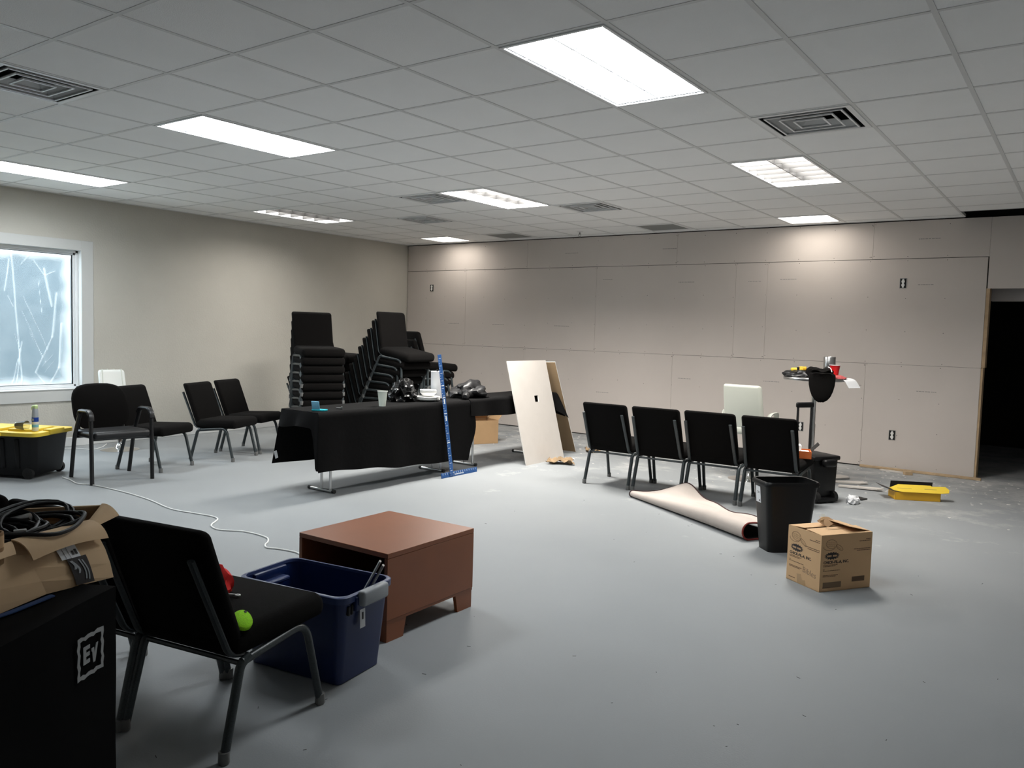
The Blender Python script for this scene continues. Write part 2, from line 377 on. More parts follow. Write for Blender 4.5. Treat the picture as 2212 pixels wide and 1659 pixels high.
gk.box(GX+.006, GX+.016, a0, a0+.010, c0, c1).box(GX+.006, GX+.016, a1-.010, a1, c0, c1).box(GX+.006, GX+.016, a0, a1, c0, c0+.006).box(GX+.006, GX+.016, a0, a1, c1-.006, c1)
put('gasket', gk, 'black_plastic', win, smooth=False)
put('pane', B().quad((GX+.01, a0, c0), (GX+.01, a1, c0), (GX+.01, a1, c1), (GX+.01, a0, c1)), 'glass', win, smooth=False)
# casing boards
cas = put('trim_1', B().rbox(XL, XL+.014, WY1, WY1+.135, WZ0-.135, WZ1+.115, .003, 1), 'trim', kind='structure')
put('casing_board', B().rbox(XL, XL+.014, WY0-.135, WY0, WZ0-.135, WZ1+.115, .003, 1), 'trim', cas)
put('casing_board', B().rbox(XL, XL+.014, WY0, WY1, WZ1, WZ1+.115, .003, 1), 'trim', cas)
put('casing_board', B().rbox(XL, XL+.014, WY0, WY1, WZ0-.135, WZ0, .003, 1), 'trim', cas)
put('stool', B().rbox(XL-.05, XL+.022, WY0, WY1, WZ0-.004, WZ0+.010, .004, 1), 'paint_white', cas)
# plastic sheeting taped outside the glass, with creases
SX = GX-.07
creases = [((2.02, 2.2), (2.12, .7), .012), ((2.12, 1.2), (2.06, .75), .01), ((2.36, 2.02), (2.45, 1.6), .02), ((2.50, 1.75), (2.45, 1.25), .018), ((2.45, 1.25), (2.26, .85), .012), ((2.26, .85), (2.36, .72), .01),
    ((2.14, 1.7), (2.4, 1.1), .005), ((2.12, 1.55), (2.34, 1.02), .004), ((2.25, 2.1), (2.36, 1.95), .008), ((2.38, 1.95), (2.48, 2.0), .008), ((1.95, 1.75), (2.0, 2.1), .01), ((1.98, 1.7), (2.04, 1.58), .006), ((2.55, 1.4), (2.52, .9), .02), ((2.52, .9), (2.43, .74), .014),
    ((2.2, 2.15), (2.12, 2.05), .008), ((1.7, 2.1), (1.78, .8), .012), ((1.4, 2.1), (1.5, .8), .014), ((1.1, 2.1), (1.3, .8), .012), ((2.08, 1.0), (2.02, .74), .01), ((2.3, 1.9), (2.34, 1.5), .005), ((2.45, 1.05), (2.32, .9), .005), ((2.48, 1.0), (2.36, .85), .004), ((2.2, 1.3), (2.38, .95), .004), ((2.05, 1.28), (2.10, 1.1), .005)]
def segd(p, a, b):
    ax, ay = a; bx, by = b; dx, dy = bx-ax, by-ay; t = max(0, min(1, ((p[0]-ax)*dx+(p[1]-ay)*dy)/(dx*dx+dy*dy))); return math.hypot(p[0]-ax-t*dx, p[1]-ay-t*dy)
nu, nv = 190, 150
bs = B(); hz = []
def shf(u, v):
    y = a0-.02+(a1-a0+.04)*u; z = c0-.02+(c1-c0+.04)*v
    d = noise.fractal(Vector((y*2.2, z*2.2, 3)), 1, 2, 3)*.02; h = 0
    for A_, B_, wd in creases:
        q = segd((y, z), A_, B_)
        e = math.exp(-(q/(wd*.6))**2); h += e*.5; d += e*.012
    edge = min(a1-y, c1-z, z-c0)
    edge += .05*noise.noise(Vector((y*6, z*6, 9)))
    h += .75*max(0, min(1, (.11-edge)/.11))
    hz.append(max(0, min(1, h))); return (SX-d, y, z)
bs.grid(shf, nu, nv); me = bs.mesh('plastic_sheet')
at = me.attributes.new('haze', 'FLOAT', 'POINT')
for i, h in enumerate(hz): at.data[i].value = h
put('plastic_sheet', me, 'sheet', label='creased clear plastic sheeting taped over the outside of the window', cat='plastic sheet')
# outside: blue-grey building and a brick pier
put('ground_outside', B().box(-16, XL-.3, -6, 12, -.35, -.25), 'ext_ground', smooth=False, kind='structure')
ext = thing('building', (-9.2, 3.0, -.25), 0, 'blue-grey clad building seen through the plastic over the window', 'building')
put('cladding', B().box(-.2, 0, -.55, 3.0, 0, 2.55), 'ext_wall', ext, smooth=False)
put('roof_edge', B().rbox(-.25, .05, -.6, 3.05, 2.55, 2.66, .01, 1), 'fix_white', ext)
pier = thing('brick_pier', (-8.6, 2.08, -.25), 0, 'pale grey brick pier outside the window', 'pier')
bk = B().rbox(-.10, .10, -.045, .045, -.028, .028, .004, 1).mesh('brick')
put('mortar_core', B().box(-.14, .14, -.32, .09, 0, 2.9), 'ext_ground', pier, smooth=False)
for r_ in range(40):
    for c_ in range(3):
        yy = .05-.205*c_-.1*(r_ % 2)
        put('brick', bk, 'brick', pier, loc=(.12, yy, .04+r_*.071), rz=PI/2)

# ------------------------------------------------------------------ ceiling
lights24 = [(0, 2), (-5, 2), (-10, 2), (-10, 7), (-5, 7), (0, 7)]       # 2x4 louvred
led22 = [(-10, 12), (-1, 12)]
vents = [(-5, 0), (1, 5), (-6, 7), (-8, 9), (-4, 9)]
rets = [(-4, 12), (-8, 12)]
taken = set(led22) | set(vents) | set(rets)
for c, l in lights24: taken |= {(c, l), (c, l+1)}
ceil = put('ceiling', B().box(XL-.15, XR+.15, YF-.15, YB+.3, H+.32, H+.38), 'dark', smooth=False, kind='structure')
C0, C1, L0, L1 = -12, 10, -11, 13
rest = B(); stdtile = None; ntile = 0
def inview(c, l):
    for cc in (c, c+.5, c+1):
        for ll in (l, l+.5, l+1):
            d = RC.transposed() @ (Vector((cc*T, ll*T, H))-CAM)
            if d.y > .1 and abs(d.x/d.y) < .66 and abs(d.z/d.y) < .50: return True
    return False
for c in range(C0, C1+1):
    for l in range(L0, L1+1):
        if (c, l) in taken: continue
        x0, x1, y0, y1 = max(c*T, XL), min((c+1)*T, XR), max(l*T, YF), min((l+1)*T, YB-.004)
        if c >= 2 and l == 13: continue
        if c >= 2 and l == 12: y1 = 7.66
        if x1-x0 < .02 or y1-y0 < .02: continue
        g = .004
        if inview(c, l):
            full = (x1-x0 > T-.001 and y1-y0 > T-.001)
            if full and stdtile is not None:
                put('ceiling_tile', stdtile, 'tile', ceil, loc=(x0, y0, H))
            else:
                b = B().rbox(g, x1-x0-g, g, y1-y0-g, .003, .02, .0015, 1)
                me = b.mesh('ceiling_tile')
                if full: stdtile = me
                put('ceiling_tile', me, 'tile', ceil, loc=(x0, y0, H))
            ntile += 1
        else:
            rest.box(x0+g, x1-g, y0+g, y1-g, H+.004, H+.02)
put('ceiling_tiles_rest', rest, 'tile', ceil, kind='stuff', smooth=False)
def in_light(c, l): return any(lc == c and ll+1 == l for lc, ll in lights24)
for c in range(C0+1, C1+1):
    if XL < c*T < XR: put('ceiling_rail', B().box(c*T-.012, c*T+.012, YF, YB if c < 3 else 7.67, H, H+.03), 'tee', ceil, smooth=False)
for l in range(L0+1, L1+1):
    if not YF < l*T < YB: continue
    b = B(); segs = []; st = XL
    for c, ll in sorted(lights24):
        if ll+1 == l: segs.append((st, c*T-.012)); st = (c+1)*T+.012
    segs.append((st, XR if l < 13 else 2*T))
    for s0, s1 in segs: b.box(s0, s1, l*T-.0115, l*T+.0115, H+.0005, H+.03)
    put('ceiling_rail', b, 'tee', ceil, smooth=False)
put('edge_rail', B().box(2*T, XR, 7.655, 7.667, H-.002, H+.03), 'tee', ceil, smooth=False)
put('edge_rail', B().box(XL, XL+.02, YF, YB, H-.003, H+.003), 'tee', ceil, smooth=False)
put('edge_rail', B().box(XL, 2*T, YB-.018, YB-.001, H-.003, H+.003), 'tee', ceil, smooth=False)

# light fixtures
TUBE = {(0, 2): .93, (-5, 2): 1.3, (-10, 2): 1.3, (-10, 7): .28, (-5, 7): 1.25, (0, 7): .74}
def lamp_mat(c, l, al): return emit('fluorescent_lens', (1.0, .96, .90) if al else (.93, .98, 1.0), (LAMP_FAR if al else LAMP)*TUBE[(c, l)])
def troffer(c, l, label, al):
    t = thing('ceiling_light', (c*T, l*T, H), 0, label, 'ceiling light', 'louvred fluorescent ceiling lights')
    w_, d_ = T, 2*T; o = .030
    put('housing', B().box(.0, w_, 0, d_, .085, .095).box(.013, .03, .013, d_-.013, .003, .085).box(w_-.03, w_-.013, .013, d_-.013, .003, .085).box(.03, w_-.03, .013, .03, .003, .085).box(.03, w_-.03, d_-.03, d_-.013, .003, .085), 'fix_white', t, smooth=False)
    put('frame', B().rbox(.012, o, .012, d_-.012, -.006, .01, .002, 1).rbox(w_-o, w_-.012, .012, d_-.012, -.006, .01, .002, 1).rbox(o, w_-o, .012, o, -.006, .01, .002, 1).rbox(o, w_-o, d_-o, d_-.012, -.006, .01, .002, 1), 'fix_white', t)
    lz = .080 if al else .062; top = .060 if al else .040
    put('lens', B().quad((.03, .03, lz), (.03, d_-.03, lz), (w_-.03, d_-.03, lz), (w_-.03, .03, lz)), lamp_mat(c, l, al), t, smooth=False)
    def blade(ax, p):
        b = B(); A = .008; h0, h1 = .0, top
        if ax == 'x': b.loft([[(o, p-.0036, h0), (o, p+.0036, h0), (o, p+A, h1), (o, p-A, h1)], [(w_-o, p-.0036, h0), (w_-o, p+.0036, h0), (w_-o, p+A, h1), (w_-o, p-A, h1)]])
        else: b.loft([[(p-.0036, o, h0), (p+.0036, o, h0), (p+A, o, h1), (p-A, o, h1)], [(p-.0036, d_-o, h0), (p+.0036, d_-o, h0), (p+A, d_-o, h1), (p-A, d_-o, h1)]])
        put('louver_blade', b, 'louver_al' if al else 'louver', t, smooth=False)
    for k in range(1, 6): blade('x', o+(d_-2*o)*k/6)
    blade('y', w_/2)
    return t
tl = {(0, 2): 'bright white-louvred ceiling light beside a square air vent, over the open floor',
      (-5, 2): 'bright white-louvred ceiling light above the folding table and wooden cabinet',
      (-10, 2): 'bright white-louvred ceiling light beside the window wall',
      (-10, 7): 'grey-louvred ceiling light beside the white wall, above the stacked chairs',
      (-5, 7): 'grey-louvred ceiling light with a square air vent touching its corner',
      (0, 7): 'grey-louvred ceiling light over the row of four chairs'}
for c, l in lights24: troffer(c, l, tl[(c, l)], l == 7)
def led(c, l, label):
    t = thing('ceiling_panel_light', (c*T, l*T, H), 0, label, 'ceiling light', 'flat square ceiling lights')
    put('housing', B().box(0, T, 0, T, .055, .065).box(.013, .03, .013, T-.013, .003, .055).box(T-.03, T-.013, .013, T-.013, .003, .055).box(.03, T-.03, .013, .03, .003, .055).box(.03, T-.03, T-.03, T-.013, .003, .055), 'fix_white', t, smooth=False)
    put('frame', B().rbox(.010, .034, .010, T-.010, -.006, .03, .003, 1).rbox(T-.034, T-.010, .010, T-.010, -.006, .03, .003, 1).rbox(.034, T-.034, .010, .034, -.006, .03, .003, 1).rbox(.034, T-.034, T-.034, T-.010, -.006, .03, .003, 1), 'fix_white', t)
    put('lens', B().quad((.03, .03, .045), (.03, T-.03, .045), (T-.03, T-.03, .045), (T-.03, .03, .045)), 'led', t, smooth=False)
led(-10, 12, 'flat square ceiling light in the corner of the white wall and drywall')
led(-1, 12, 'flat square ceiling light washing the drywall above the round high table')
def vent(c, l, label):
    t = thing('air_vent', (c*T+T/2, l*T+T/2, H), 0, label, 'air vent', 'square stepped ceiling air vents')
    put('duct', B().box(-.28, .28, -.28, .28, .10, .12), 'dark', t, smooth=False)
    def ring(s0, s1, z0, z1):
        b = B(); P = lambda s, z: [(-s, -s, z), (s, -s, z), (s, s, z), (-s, s, z)]
        b.loft([P(s0, z0), P(s1, z1), P(s1-.006, z1+.004), P(s0-.006, z0+.004)], cap=(False, False))
        return b
    fl_ = B(); 
    for a, b_ in ((.295, .262),):
        fl_.box(-a, a, -a, -b_, -.004, .004).box(-a, a, b_, a, -.004, .004).box(-a, -b_, -b_, b_, -.004, .004).box(b_, a, -b_, b_, -.004, .004)
    put('flange', fl_, 'grille', t, smooth=False)
    for s_ in (.235, .165, .095):
        put('cone', ring(s_, s_-.044, -.004, .034), 'cone_grey', t, smooth=False)
        put('cone_lip', B().box(-s_, s_, -s_, -s_+.011, -.008, 0).box(-s_, s_, s_-.011, s_, -.008, 0).box(-s_, -s_+.011, -s_+.011, s_-.011, -.008, 0).box(s_-.011, s_, -s_+.011, s_-.011, -.008, 0), 'fix_white', t, smooth=False)
    put('sleeve', ring(.262, .248, .0, .10), 'dark', t, smooth=False)  # coloured black to paint the shaded gap around the cones
    return t
for (c, l), lb in zip(vents, ('square ceiling air vent nearest the window side, tile gap open along one edge', 'square ceiling air vent beside the louvred light on the doorway side', 'square ceiling air vent touching the corner of a louvred light, window wall side', 'square ceiling air vent near the stacked chairs, between white wall and drywall', 'square ceiling air vent beside a louvred light, drywall side')):
    vent(c, l, lb)
def ret(c, l, label):
    t = thing('return_grille', (c*T, l*T, H), 0, label, 'air vent', 'return air grilles by the drywall')
    put('frame', B().rbox(.012, .045, .012, T-.012, -.004, .01, .002, 1).rbox(T-.045, T-.012, .012, T-.012, -.004, .01, .002, 1).rbox(.045, T-.045, .012, .045, -.004, .01, .002, 1).rbox(.045, T-.045, T-.045, T-.012, -.004, .01, .002, 1), 'grille', t)
    put('backing', B().box(.03, T-.03, .03, T-.03, .02, .03), 'dark', t, smooth=False)
    sl = B().box(.045, T-.045, -.006, .006, 0, .012).mesh('slat', False)
    for k in range(20): put('slat', sl, 'grille_grey', t, loc=(0, .058+k*.026, 0))
ret(-4, 12, 'slatted return air grille in the ceiling behind the sprinkler, doorway side')
ret(-8, 12, 'slatted return air grille in the ceiling next to the corner panel light')
sp = thing('sprinkler_head', (-5.5*T, 12.45*T, H), 0, 'small ceiling sprinkler head near the drywall between the two return grilles', 'sprinkler')
put('escutcheon', B().lathe([(.045, 0), (.04, -.006), (.012, -.012)], 16), 'grille', sp)
put('stem', B().lathe([(.010, -.01), (.010, -.035), (.004, -.04)], 8).tube(fillet([(-.016, 0, -.03), (-.02, 0, -.055), (0, 0, -.07), (.02, 0, -.055), (.016, 0, -.03)], .01), .003, 6), 'steel_dark', sp)
put('deflector', B().lathe([(.018, -.070), (.018, -.073), (.002, -.074)], 10), 'steel_dark', sp)

# ------------------------------------------------------------------ outlets
def outlet(x, z, label):
    t = thing('wall_outlet', (x, YB, z), 0, label, 'outlet', 'uncovered wall outlets in the drywall')
    put('opening_shade', B().box(-.036, .036, -.0015, .0005, -.056, .056), 'dark', t, smooth=False)  # flat black plate painted in for the shade of the recess
    put('box_rim', B().box(-.036, -.030, -.003, 0, -.056, .056).box(.030, .036, -.003, 0, -.056, .056).box(-.03, .03, -.003, 0, -.056, -.052).box(-.03, .03, -.003, 0, .052, .056), 'steel_dark', t, smooth=False)
    b = B(); 
    for s_ in (-1, 1): b.prism([(.017*math.cos(a*PI/8), s_*.020+.0185*math.sin(a*PI/8)) for a in range(16)], .0015, .010, m=xf((0, 0, 0), (PI/2, 0, 0)))
    b.box(-.010, .010, -.008, -.0015, -.044, .044)
    put('receptacle', b, 'plate', t, smooth=False)
    put('yoke', B().box(-.009, .009, -.003, -.0015, -.052, .052), 'steel', t, smooth=False)
outlet(-6.474, 2.135, 'uncovered white outlet high on the drywall near the white wall corner')
outlet(.646, 2.137, 'uncovered white outlet high on the drywall near the doorway')
outlet(.626, .397, 'uncovered white outlet low on the drywall near the doorway')
outlet(-.411, .402, 'uncovered white outlet low on the drywall behind the rolling case handle')

# ------------------------------------------------------------------ church chair
def seat_fn(c):
    t = (c.y+.21)/.47
    z = c.z + .030*t - .018*max(0, (t-.86))/.14 + (.012*(1-(c.x/.25)**2) if c.z > .38 else 0)
    return (c.x*(1-.06*(1-t)), c.y, z)
def back_fn(c):
    t = (c.z)/.46                    # c.z measured from the pad bottom
    y = -.165 - .170*t + c.y + .02*math.sin(t*PI)*1.0 - .05*max(0, .25-t)*0
    bow = -.018*(1-(c.x/.23)**2)
    lum = .014*math.exp(-((t-.20)/.10)**2) if c.y > 0 else 0
    return (c.x*(1-.05*max(0, .3-t)), y+bow+lum, .355+.455*t)
def make_chair(label, group):
    t = thing('banquet_chair', (0, 0, 0), 0, label, 'chair', group)
    put('seat', B().rbox(-.252, .252, -.21, .272, .330, .425, .042, 4, fn=seat_fn), 'fabric', t, ang=60)
    put('backrest', B().rbox(-.235, .235, -.030, .030, 0, .46, .028, 4, fn=back_fn), 'fabric', t, ang=60)
    for s_ in (-1, 1):
        g = put('leg', B().tube(fillet([(s_*.232, -.165, .318), (s_*.232, .165, .352), (s_*.238, .250, .012)], .07, 6), .0150, 10), 'frame_grey', t)
        put('foot_cap', B().lathe([(.0175, 0), (.0200, .006), (.0190, .042)], 10, m=xf((s_*.238, .250, 0))), 'cap', g)
        g = put('leg', B().tube(fillet([(s_*.232, -.13, .330), (s_*.232, -.170, .312), (s_*.238, -.250, .012)], .03, 4), .0165, 10), 'frame_grey', t)
        put('foot_cap', B().lathe([(.0175, 0), (.0200, .006), (.0190, .042)], 10, m=xf((s_*.238, -.250, 0))), 'cap', g)
        put('upright', B().tube(fillet([(s_*.215, -.135, .335), (s_*.215, -.205, .350), (s_*.205, -.362, .715)], .05, 5), .0125, 8, flat=(.8, 1.25)), 'frame_grey', t)
    put('crossbar', B().tube([(-.232, -.165, .313), (.232, -.165, .313)], .0095, 8), 'frame_grey', t)
    put('crossbar', B().tube([(-.232, .10, .338), (.232, .10, .338)], .0095, 8), 'frame_grey', t)
    return t
CH = None
def chair(x, y, ang, label, group, z=0):
    global CH
    if CH is None: CH = o = make_chair(label, group)
    else: o = copy_tree(CH)
    o.location = (x, y, z); o.rotation_euler = (0, 0, math.radians(ang-90)); o['label'] = label; o['group'] = group
    return o
def from_feet(front_near, front_far_or_dir): pass
fA = math.degrees(math.atan2(.984, -.18))
GF = 'banquet chairs beside the speaker'
chair(-.106, -.19, fA, 'black fabric banquet chair with red cloth, lime sponge and swab on its seat', GF)
chair(-.585, -.290, fA, 'black fabric banquet chair between the covered speaker and the chair holding the lime sponge', GF)
chair(-1.125, -.375, fA, 'black banquet chair almost wholly hidden behind the covered speaker, only a front leg showing', GF)
GR = 'row of four chairs facing the drywall'
for (x, y, a, lb) in ((-1.285, 5.07, 90, 'black banquet chair at the end of the row of four, on the drywall offcuts side'), (-.765, 5.075, 91, 'black banquet chair second in the row of four from the drywall offcuts'), (-.265, 5.12, 91, 'black banquet chair third in the row of four, in front of the white swivel chair'), (.255, 5.125, 92, 'black banquet chair ending the row of four, orange box on its seat')):
    chair(x, y, a, lb, GR)
GL = 'chairs in front of the white wall'
chair(-5.135, 2.475, 21, 'black banquet chair pushed against the black armchair, tufted white chair behind it', GL)
chair(-5.195, 3.305, 24, 'black banquet chair near the wall, the one of the close pair next to the armchair', GL)
chair(-5.435, 3.835, 23, 'black banquet chair near the wall, the one of the close pair next to the table', GL)
def stack(x, y, ang, n, sh, lab, tilt=1.3, dz=.0985, side=0.):
    # x, y: foot of the topmost chair; each chair nests a little forward of and tipped over the one below
    f = Vector((math.cos(math.radians(ang)), math.sin(math.radians(ang)), 0)); sd = Vector((f.y, -f.x, 0))
    for i in range(n):
        pos = 'topmost of its stack' if i == n-1 else ('bottom one of its stack' if i == 0 else '%s from the bottom' % ['', 'second', 'third', 'fourth', 'fifth', 'sixth', 'seventh', 'eighth', 'ninth'][i])
        p = Vector((x, y, 0)) + f*sh*(i-n+1) + sd*side*(i-n+1)
        o = chair(p.x, p.y, ang, 'black banquet chair stacked %s, %s' % (lab, pos), 'stacked banquet chairs', z=i*dz)
        o.rotation_euler.x = -math.radians(tilt*i)
stack(-4.83, 4.28, -25, 9, .003, 'behind the teal packet', .6)
stack(-4.22, 5.01, 2, 9, .050, 'behind the plastic cup on the table', 1.5)
stack(-4.60, 5.97, 66, 7, .040, 'behind the paper towel roll', .8)
stack(-5.46, 5.12, 20, 8, .030, 'nearest the white wall', .8)

# ------------------------------------------------------------------ armchair by the tote
am = thing('armchair', (-4.89, 1.90, 0), math.radians(-7-90), 'black armchair with rounded back and looped arms, beside the yellow-lidded tote', 'chair')
def abk(c):
    z = c.z; e = (c.x/.25)
    return (c.x, c.y-.21-.16*(z-.42)/.45+.03*e*e, z)
bb = B(); ringsn = 20
def sup(a, b, p=3.2): return [(a*abs(math.cos(2*PI*k/28))**(2/p)*(1 if math.cos(2*PI*k/28) >= 0 else -1), b*abs(math.sin(2*PI*k/28))**(2/p)*(1 if math.sin(2*PI*k/28) >= 0 else -1)) for k in range(28)]
bb.loft([[abk(Vector((x, d, .645+z))) for x, z in sup(.25*s_, .215*s_)] for s_, d in ((.90, -.032), (.98, -.022), (1, 0), (.98, .022), (.90, .032))])
put('backrest', bb, 'fabric', am, ang=60)
put('seat', B().rbox(-.25, .25, -.20, .27, .385, .455, .032, 4, fn=lambda c: (c.x, c.y, c.z+.015*(c.y+.2)/.47)), 'jacket', am, ang=60)
for s_ in (-1, 1):
    lg = put('leg', B().tube(fillet([(s_*.265, .255, .0), (s_*.265, .235, .60), (s_*.265, .19, .635)], .03), .018, 9, flat=(1, 1.15)), 'black_frame', am)
    lg = put('leg', B().tube(fillet([(s_*.262, -.265, .0), (s_*.265, -.165, .38), (s_*.265, -.02, .625)], .05), .018, 9, flat=(1, 1.15)), 'black_frame', am)
    put('armrest', B().tube(fillet([(s_*.265, -.05, .600), (s_*.265, -.01, .645), (s_*.265, .19, .655), (s_*.265, .24, .62), (s_*.265, .246, .57)], .03), .024, 8, flat=(.65, 1.1)), 'arm_pad', am)
    put('back_bar', B().tube(fillet([(s_*.20, -.16, .40), (s_*.20, -.235, .43), (s_*.19, -.30, .70)], .04), .012, 8), 'black_frame', am)
put('seat_rail', B().tube([(-.265, -.16, .385), (.265, -.16, .385)], .011, 8), 'black_frame', am)
put('seat_rail', B().tube([(-.265, .2, .395), (.265, .2, .395)], .011, 8), 'black_frame', am)

# ------------------------------------------------------------------ white swivel chairs
def swivel(x, y, ang, zb, zt, wd, label, m, tufted, arms):
    t = thing('swivel_chair', (x, y, 0), math.radians(ang-90), label, 'chair', 'white swivel chairs')
    put('base', B().lathe([(.205, 0), (.205, .006), (.16, .016), (.06, .03), (.045, .06), (.03, .075)], 32), 'chrome', t)
    put('column', B().lathe([(.028, .05), (.028, .26), (.020, .27), (.020, zb-.05)], 16), 'chrome', t)
    put('seat', B().rbox(-wd, wd, -.19, .21, zb-.06, zb+.045, .04, 4, fn=lambda c: (c.x, c.y, c.z-.02*(1-(c.y/.2)**2)*(c.z > zb))), m, t, ang=60)
    h = zt-zb+.03
    def bf(c):
        q = (c.z-zb+.03)/h
        return (c.x*(1-.06*q), c.y-.18-.10*q+.05*(c.x/wd)**2, c.z)
    bk_ = put('backrest', B().rbox(-wd, wd, -.035, .035, zb-.03, zt, .03, 4, fn=bf), m, t, ang=60)
    if tufted:
        bt = B()
        for i in (-1, 0, 1):
            for j in (.35, .7):
                p = bf(Vector((i*wd*.5, .036, zb-.03+h*j))); bt.lathe([(.012, -.004), (.014, .003), (.004, .007)], 8, m=xf(p, (-PI/2, 0, 0)))
        put('tuft_buttons', bt, 'grey_plastic', bk_)
        sm = B()
        for i in (-.75, -.25, .25, .75): sm.tube([bf(Vector((i*wd, .036, zb-.02+h*j/6))) for j in range(7)], .007, 6)
        put('groove_shade', sm, 'cream_leather', bk_)  # darker lines painted in for the shade of tuft grooves
    if arms:
        for s_ in (-1, 1):
            put('armrest', B().tube(fillet([(s_*wd*.98, -.16, zb+.02), (s_*(wd+.035), -.10, zb+.165), (s_*(wd+.035), .06, zb+.17), (s_*wd*.98, .12, zb-.01)], .05), .018, 8, flat=(.7, 1.5)), m, t)
swivel(-.385, 6.23, 84, .54, .995, .215, 'cream-white swivel chair with armrests and chrome disc base, behind the row of four', 'cream_leather', False, True)
swivel(-6.42, 2.80, -6, .50, .895, .15, 'white tufted swivel chair on a chrome disc base by the white wall', 'white_leather', True, False)

# ------------------------------------------------------------------ folding tables, cloths
TZ = .735
def table(y0, y1, label):
    t = thing('folding_table', (-3.02, (y0+y1)/2, 0), 0, label, 'table', 'narrow folding tables end to end')
    hl = (y1-y0)/2
    put('table_top', B().rbox(-.228, .228, -hl, hl, TZ-.03, TZ, .006, 2), 'grey_plastic', t)
    for s_ in (-1, 1):
        yy = s_*(hl-.27) if s_ < 0 else hl-.20
        if s_ > 0: yy = hl-.25
        g = put('leg', B().tube([(-.03, yy, .025), (-.03, yy, TZ-.03)], .0125, 10).tube([(.085, yy, .025), (.085, yy, TZ-.03)], .0125, 10), 'steel', t)
        put('foot_bar', B().tube([(-.18, yy, .016), (.125, yy, .016)], .014, 10), 'steel', g)
        put('foot_end', B().lathe([(.0165, -.014), (.0165, .014)], 10, m=xf((-.185, yy, .017), (0, PI/2, 0))).lathe([(.0165, -.014), (.0165, .014)], 10, m=xf((.13, yy, .017), (0, PI/2, 0))), 'rubber', g)
    return t
table(2.55, 4.545, 'narrow folding table with steel T-legs under the long-hanging black cloth')
table(4.555, 6.215, 'narrow folding table with steel T-legs under the short-hanging black cloth')
# cloth over the first table
XA, XB = -3.258, -2.782; YA, YE = 2.54, 4.552
cl = B(); CT = TZ+.004
def hemf(t): return .235-.125*t+.008*math.sin(t*9)+.005*math.sin(t*23)
def cloth1(u, v):
    y = YA+(YE-YA)*u
    # v: 0 back hem .. back edge .. front edge .. front hem
    wv = .012*math.sin(u*17+1)+.008*math.sin(u*31)
    if v < .36:
        k = 1-v/.36; z = CT-(CT-.25+.03*u)*k
        fl_ = .03*k+.05*k*math.exp(-u*9)
        return (XA-fl_-wv*k*.8, y-.03*k*math.exp(-u*12), z)
    if v > .60:
        k = (v-.60)/.40; z = CT-(CT-hemf(u))*k
        end = .06*math.exp(-(1-u)*16)*math.sin(k*PI)
        return (XB+.012+.016*k*(.3+u*0)+wv*k*.55-.03*k*math.exp(-(1-u)*8)*0, y+end-.012*k*math.exp(-u*14)+.07*math.exp(-(1-u)*10)*math.sin(min(1, k*1.3)*PI)*.8, z)
    k = (v-.36)/.24
    return (XA+(XB-XA)*k, y, CT+.002)
cl.grid(cloth1, 70, 50)
def endflap(u, v):
    x = XA+(XB-XA)*u
    ln = .135+.03*math.sin(u*7+.5)*.4
    q = max(0, min(1, (u-.84)/.10)); ln += .345*q*q*(3-2*q)
    z = CT-ln*v
    d = -.012-.018*v*math.sin(u*13)-.012*v*abs(math.sin(u*7))-.02*v
    if u > .9: d += -.01
    kz = max(0, min(1, (CT-z)/(CT-hemf(0)))); w_ = max(0, min(1, (u-.84)/.16)); Y0 = YA+d*(v**.5 if v > 0 else 0); tx, ty, _ = cloth1(0, .6+.4*kz)
    return (x*(1-w_)+tx*w_, Y0*(1-w_)+ty*w_, z)
cl.grid(endflap, 40, 16)
def farflap(u, v):
    x = XA+(XB-XA)*u; z = CT-(.10+.04*math.sin(u*6))*v
    return (x, YE+.012*v, z)
cl.grid(farflap, 20, 6)
bmesh.ops.remove_doubles(cl.bm, verts=list(cl.bm.verts), dist=.0008)
tc1 = put('tablecloth', cl, 'cloth', ang=80, label='long black cloth hanging low over the near folding table', cat='tablecloth')
_p = Vector(cloth1(.012, .36*.16)); put('care_label', B().box(-.002, .002, -.014, .014, -.035, .035, m=xf(_p+Vector((.006, -.004, 0)), (.35, .12, 0))), 'paper', tc1, smooth=False)
# cloth over the second table
c2 = B(); YA2, YE2 = 4.565, 6.235; CT2 = TZ+.006
def cloth2(u, v):
    y = YA2+(YE2-YA2)*u; wv = .012*math.sin(u*21)
    hem = .575-.03*math.sin(u*PI)*1.0
    if u > .86: hem -= .13*((u-.86)/.14)**2
    if v < .25:
        k = 1-v/.25; return (XA-.02*k-wv*k, y, CT2-.18*k)
    if v > .6:
        k = (v-.6)/.4; return (XB+.012+.012*k+wv*k+.14*k*max(0, (u-.84)/.16)**2, y+.02*k*max(0, (u-.9)/.1), CT2-(CT2-hem)*k)
    k = (v-.25)/.35; return (XA+(XB-XA)*k, y, CT2+.002)
c2.grid(cloth2, 60, 30)
c2.grid(lambda u, v: (XA+(XB-XA)*u+.13*v*max(0, u-.6)/.4, YE2+.012*v, CT2-(.12+.16*u)*v), 16, 8)
bmesh.ops.remove_doubles(c2.bm, verts=list(c2.bm.verts), dist=.0008)
put('tablecloth', c2, 'cloth', ang=80, label='black cloth with short overhang on the far folding table, offcuts leaning on it', cat='tablecloth')

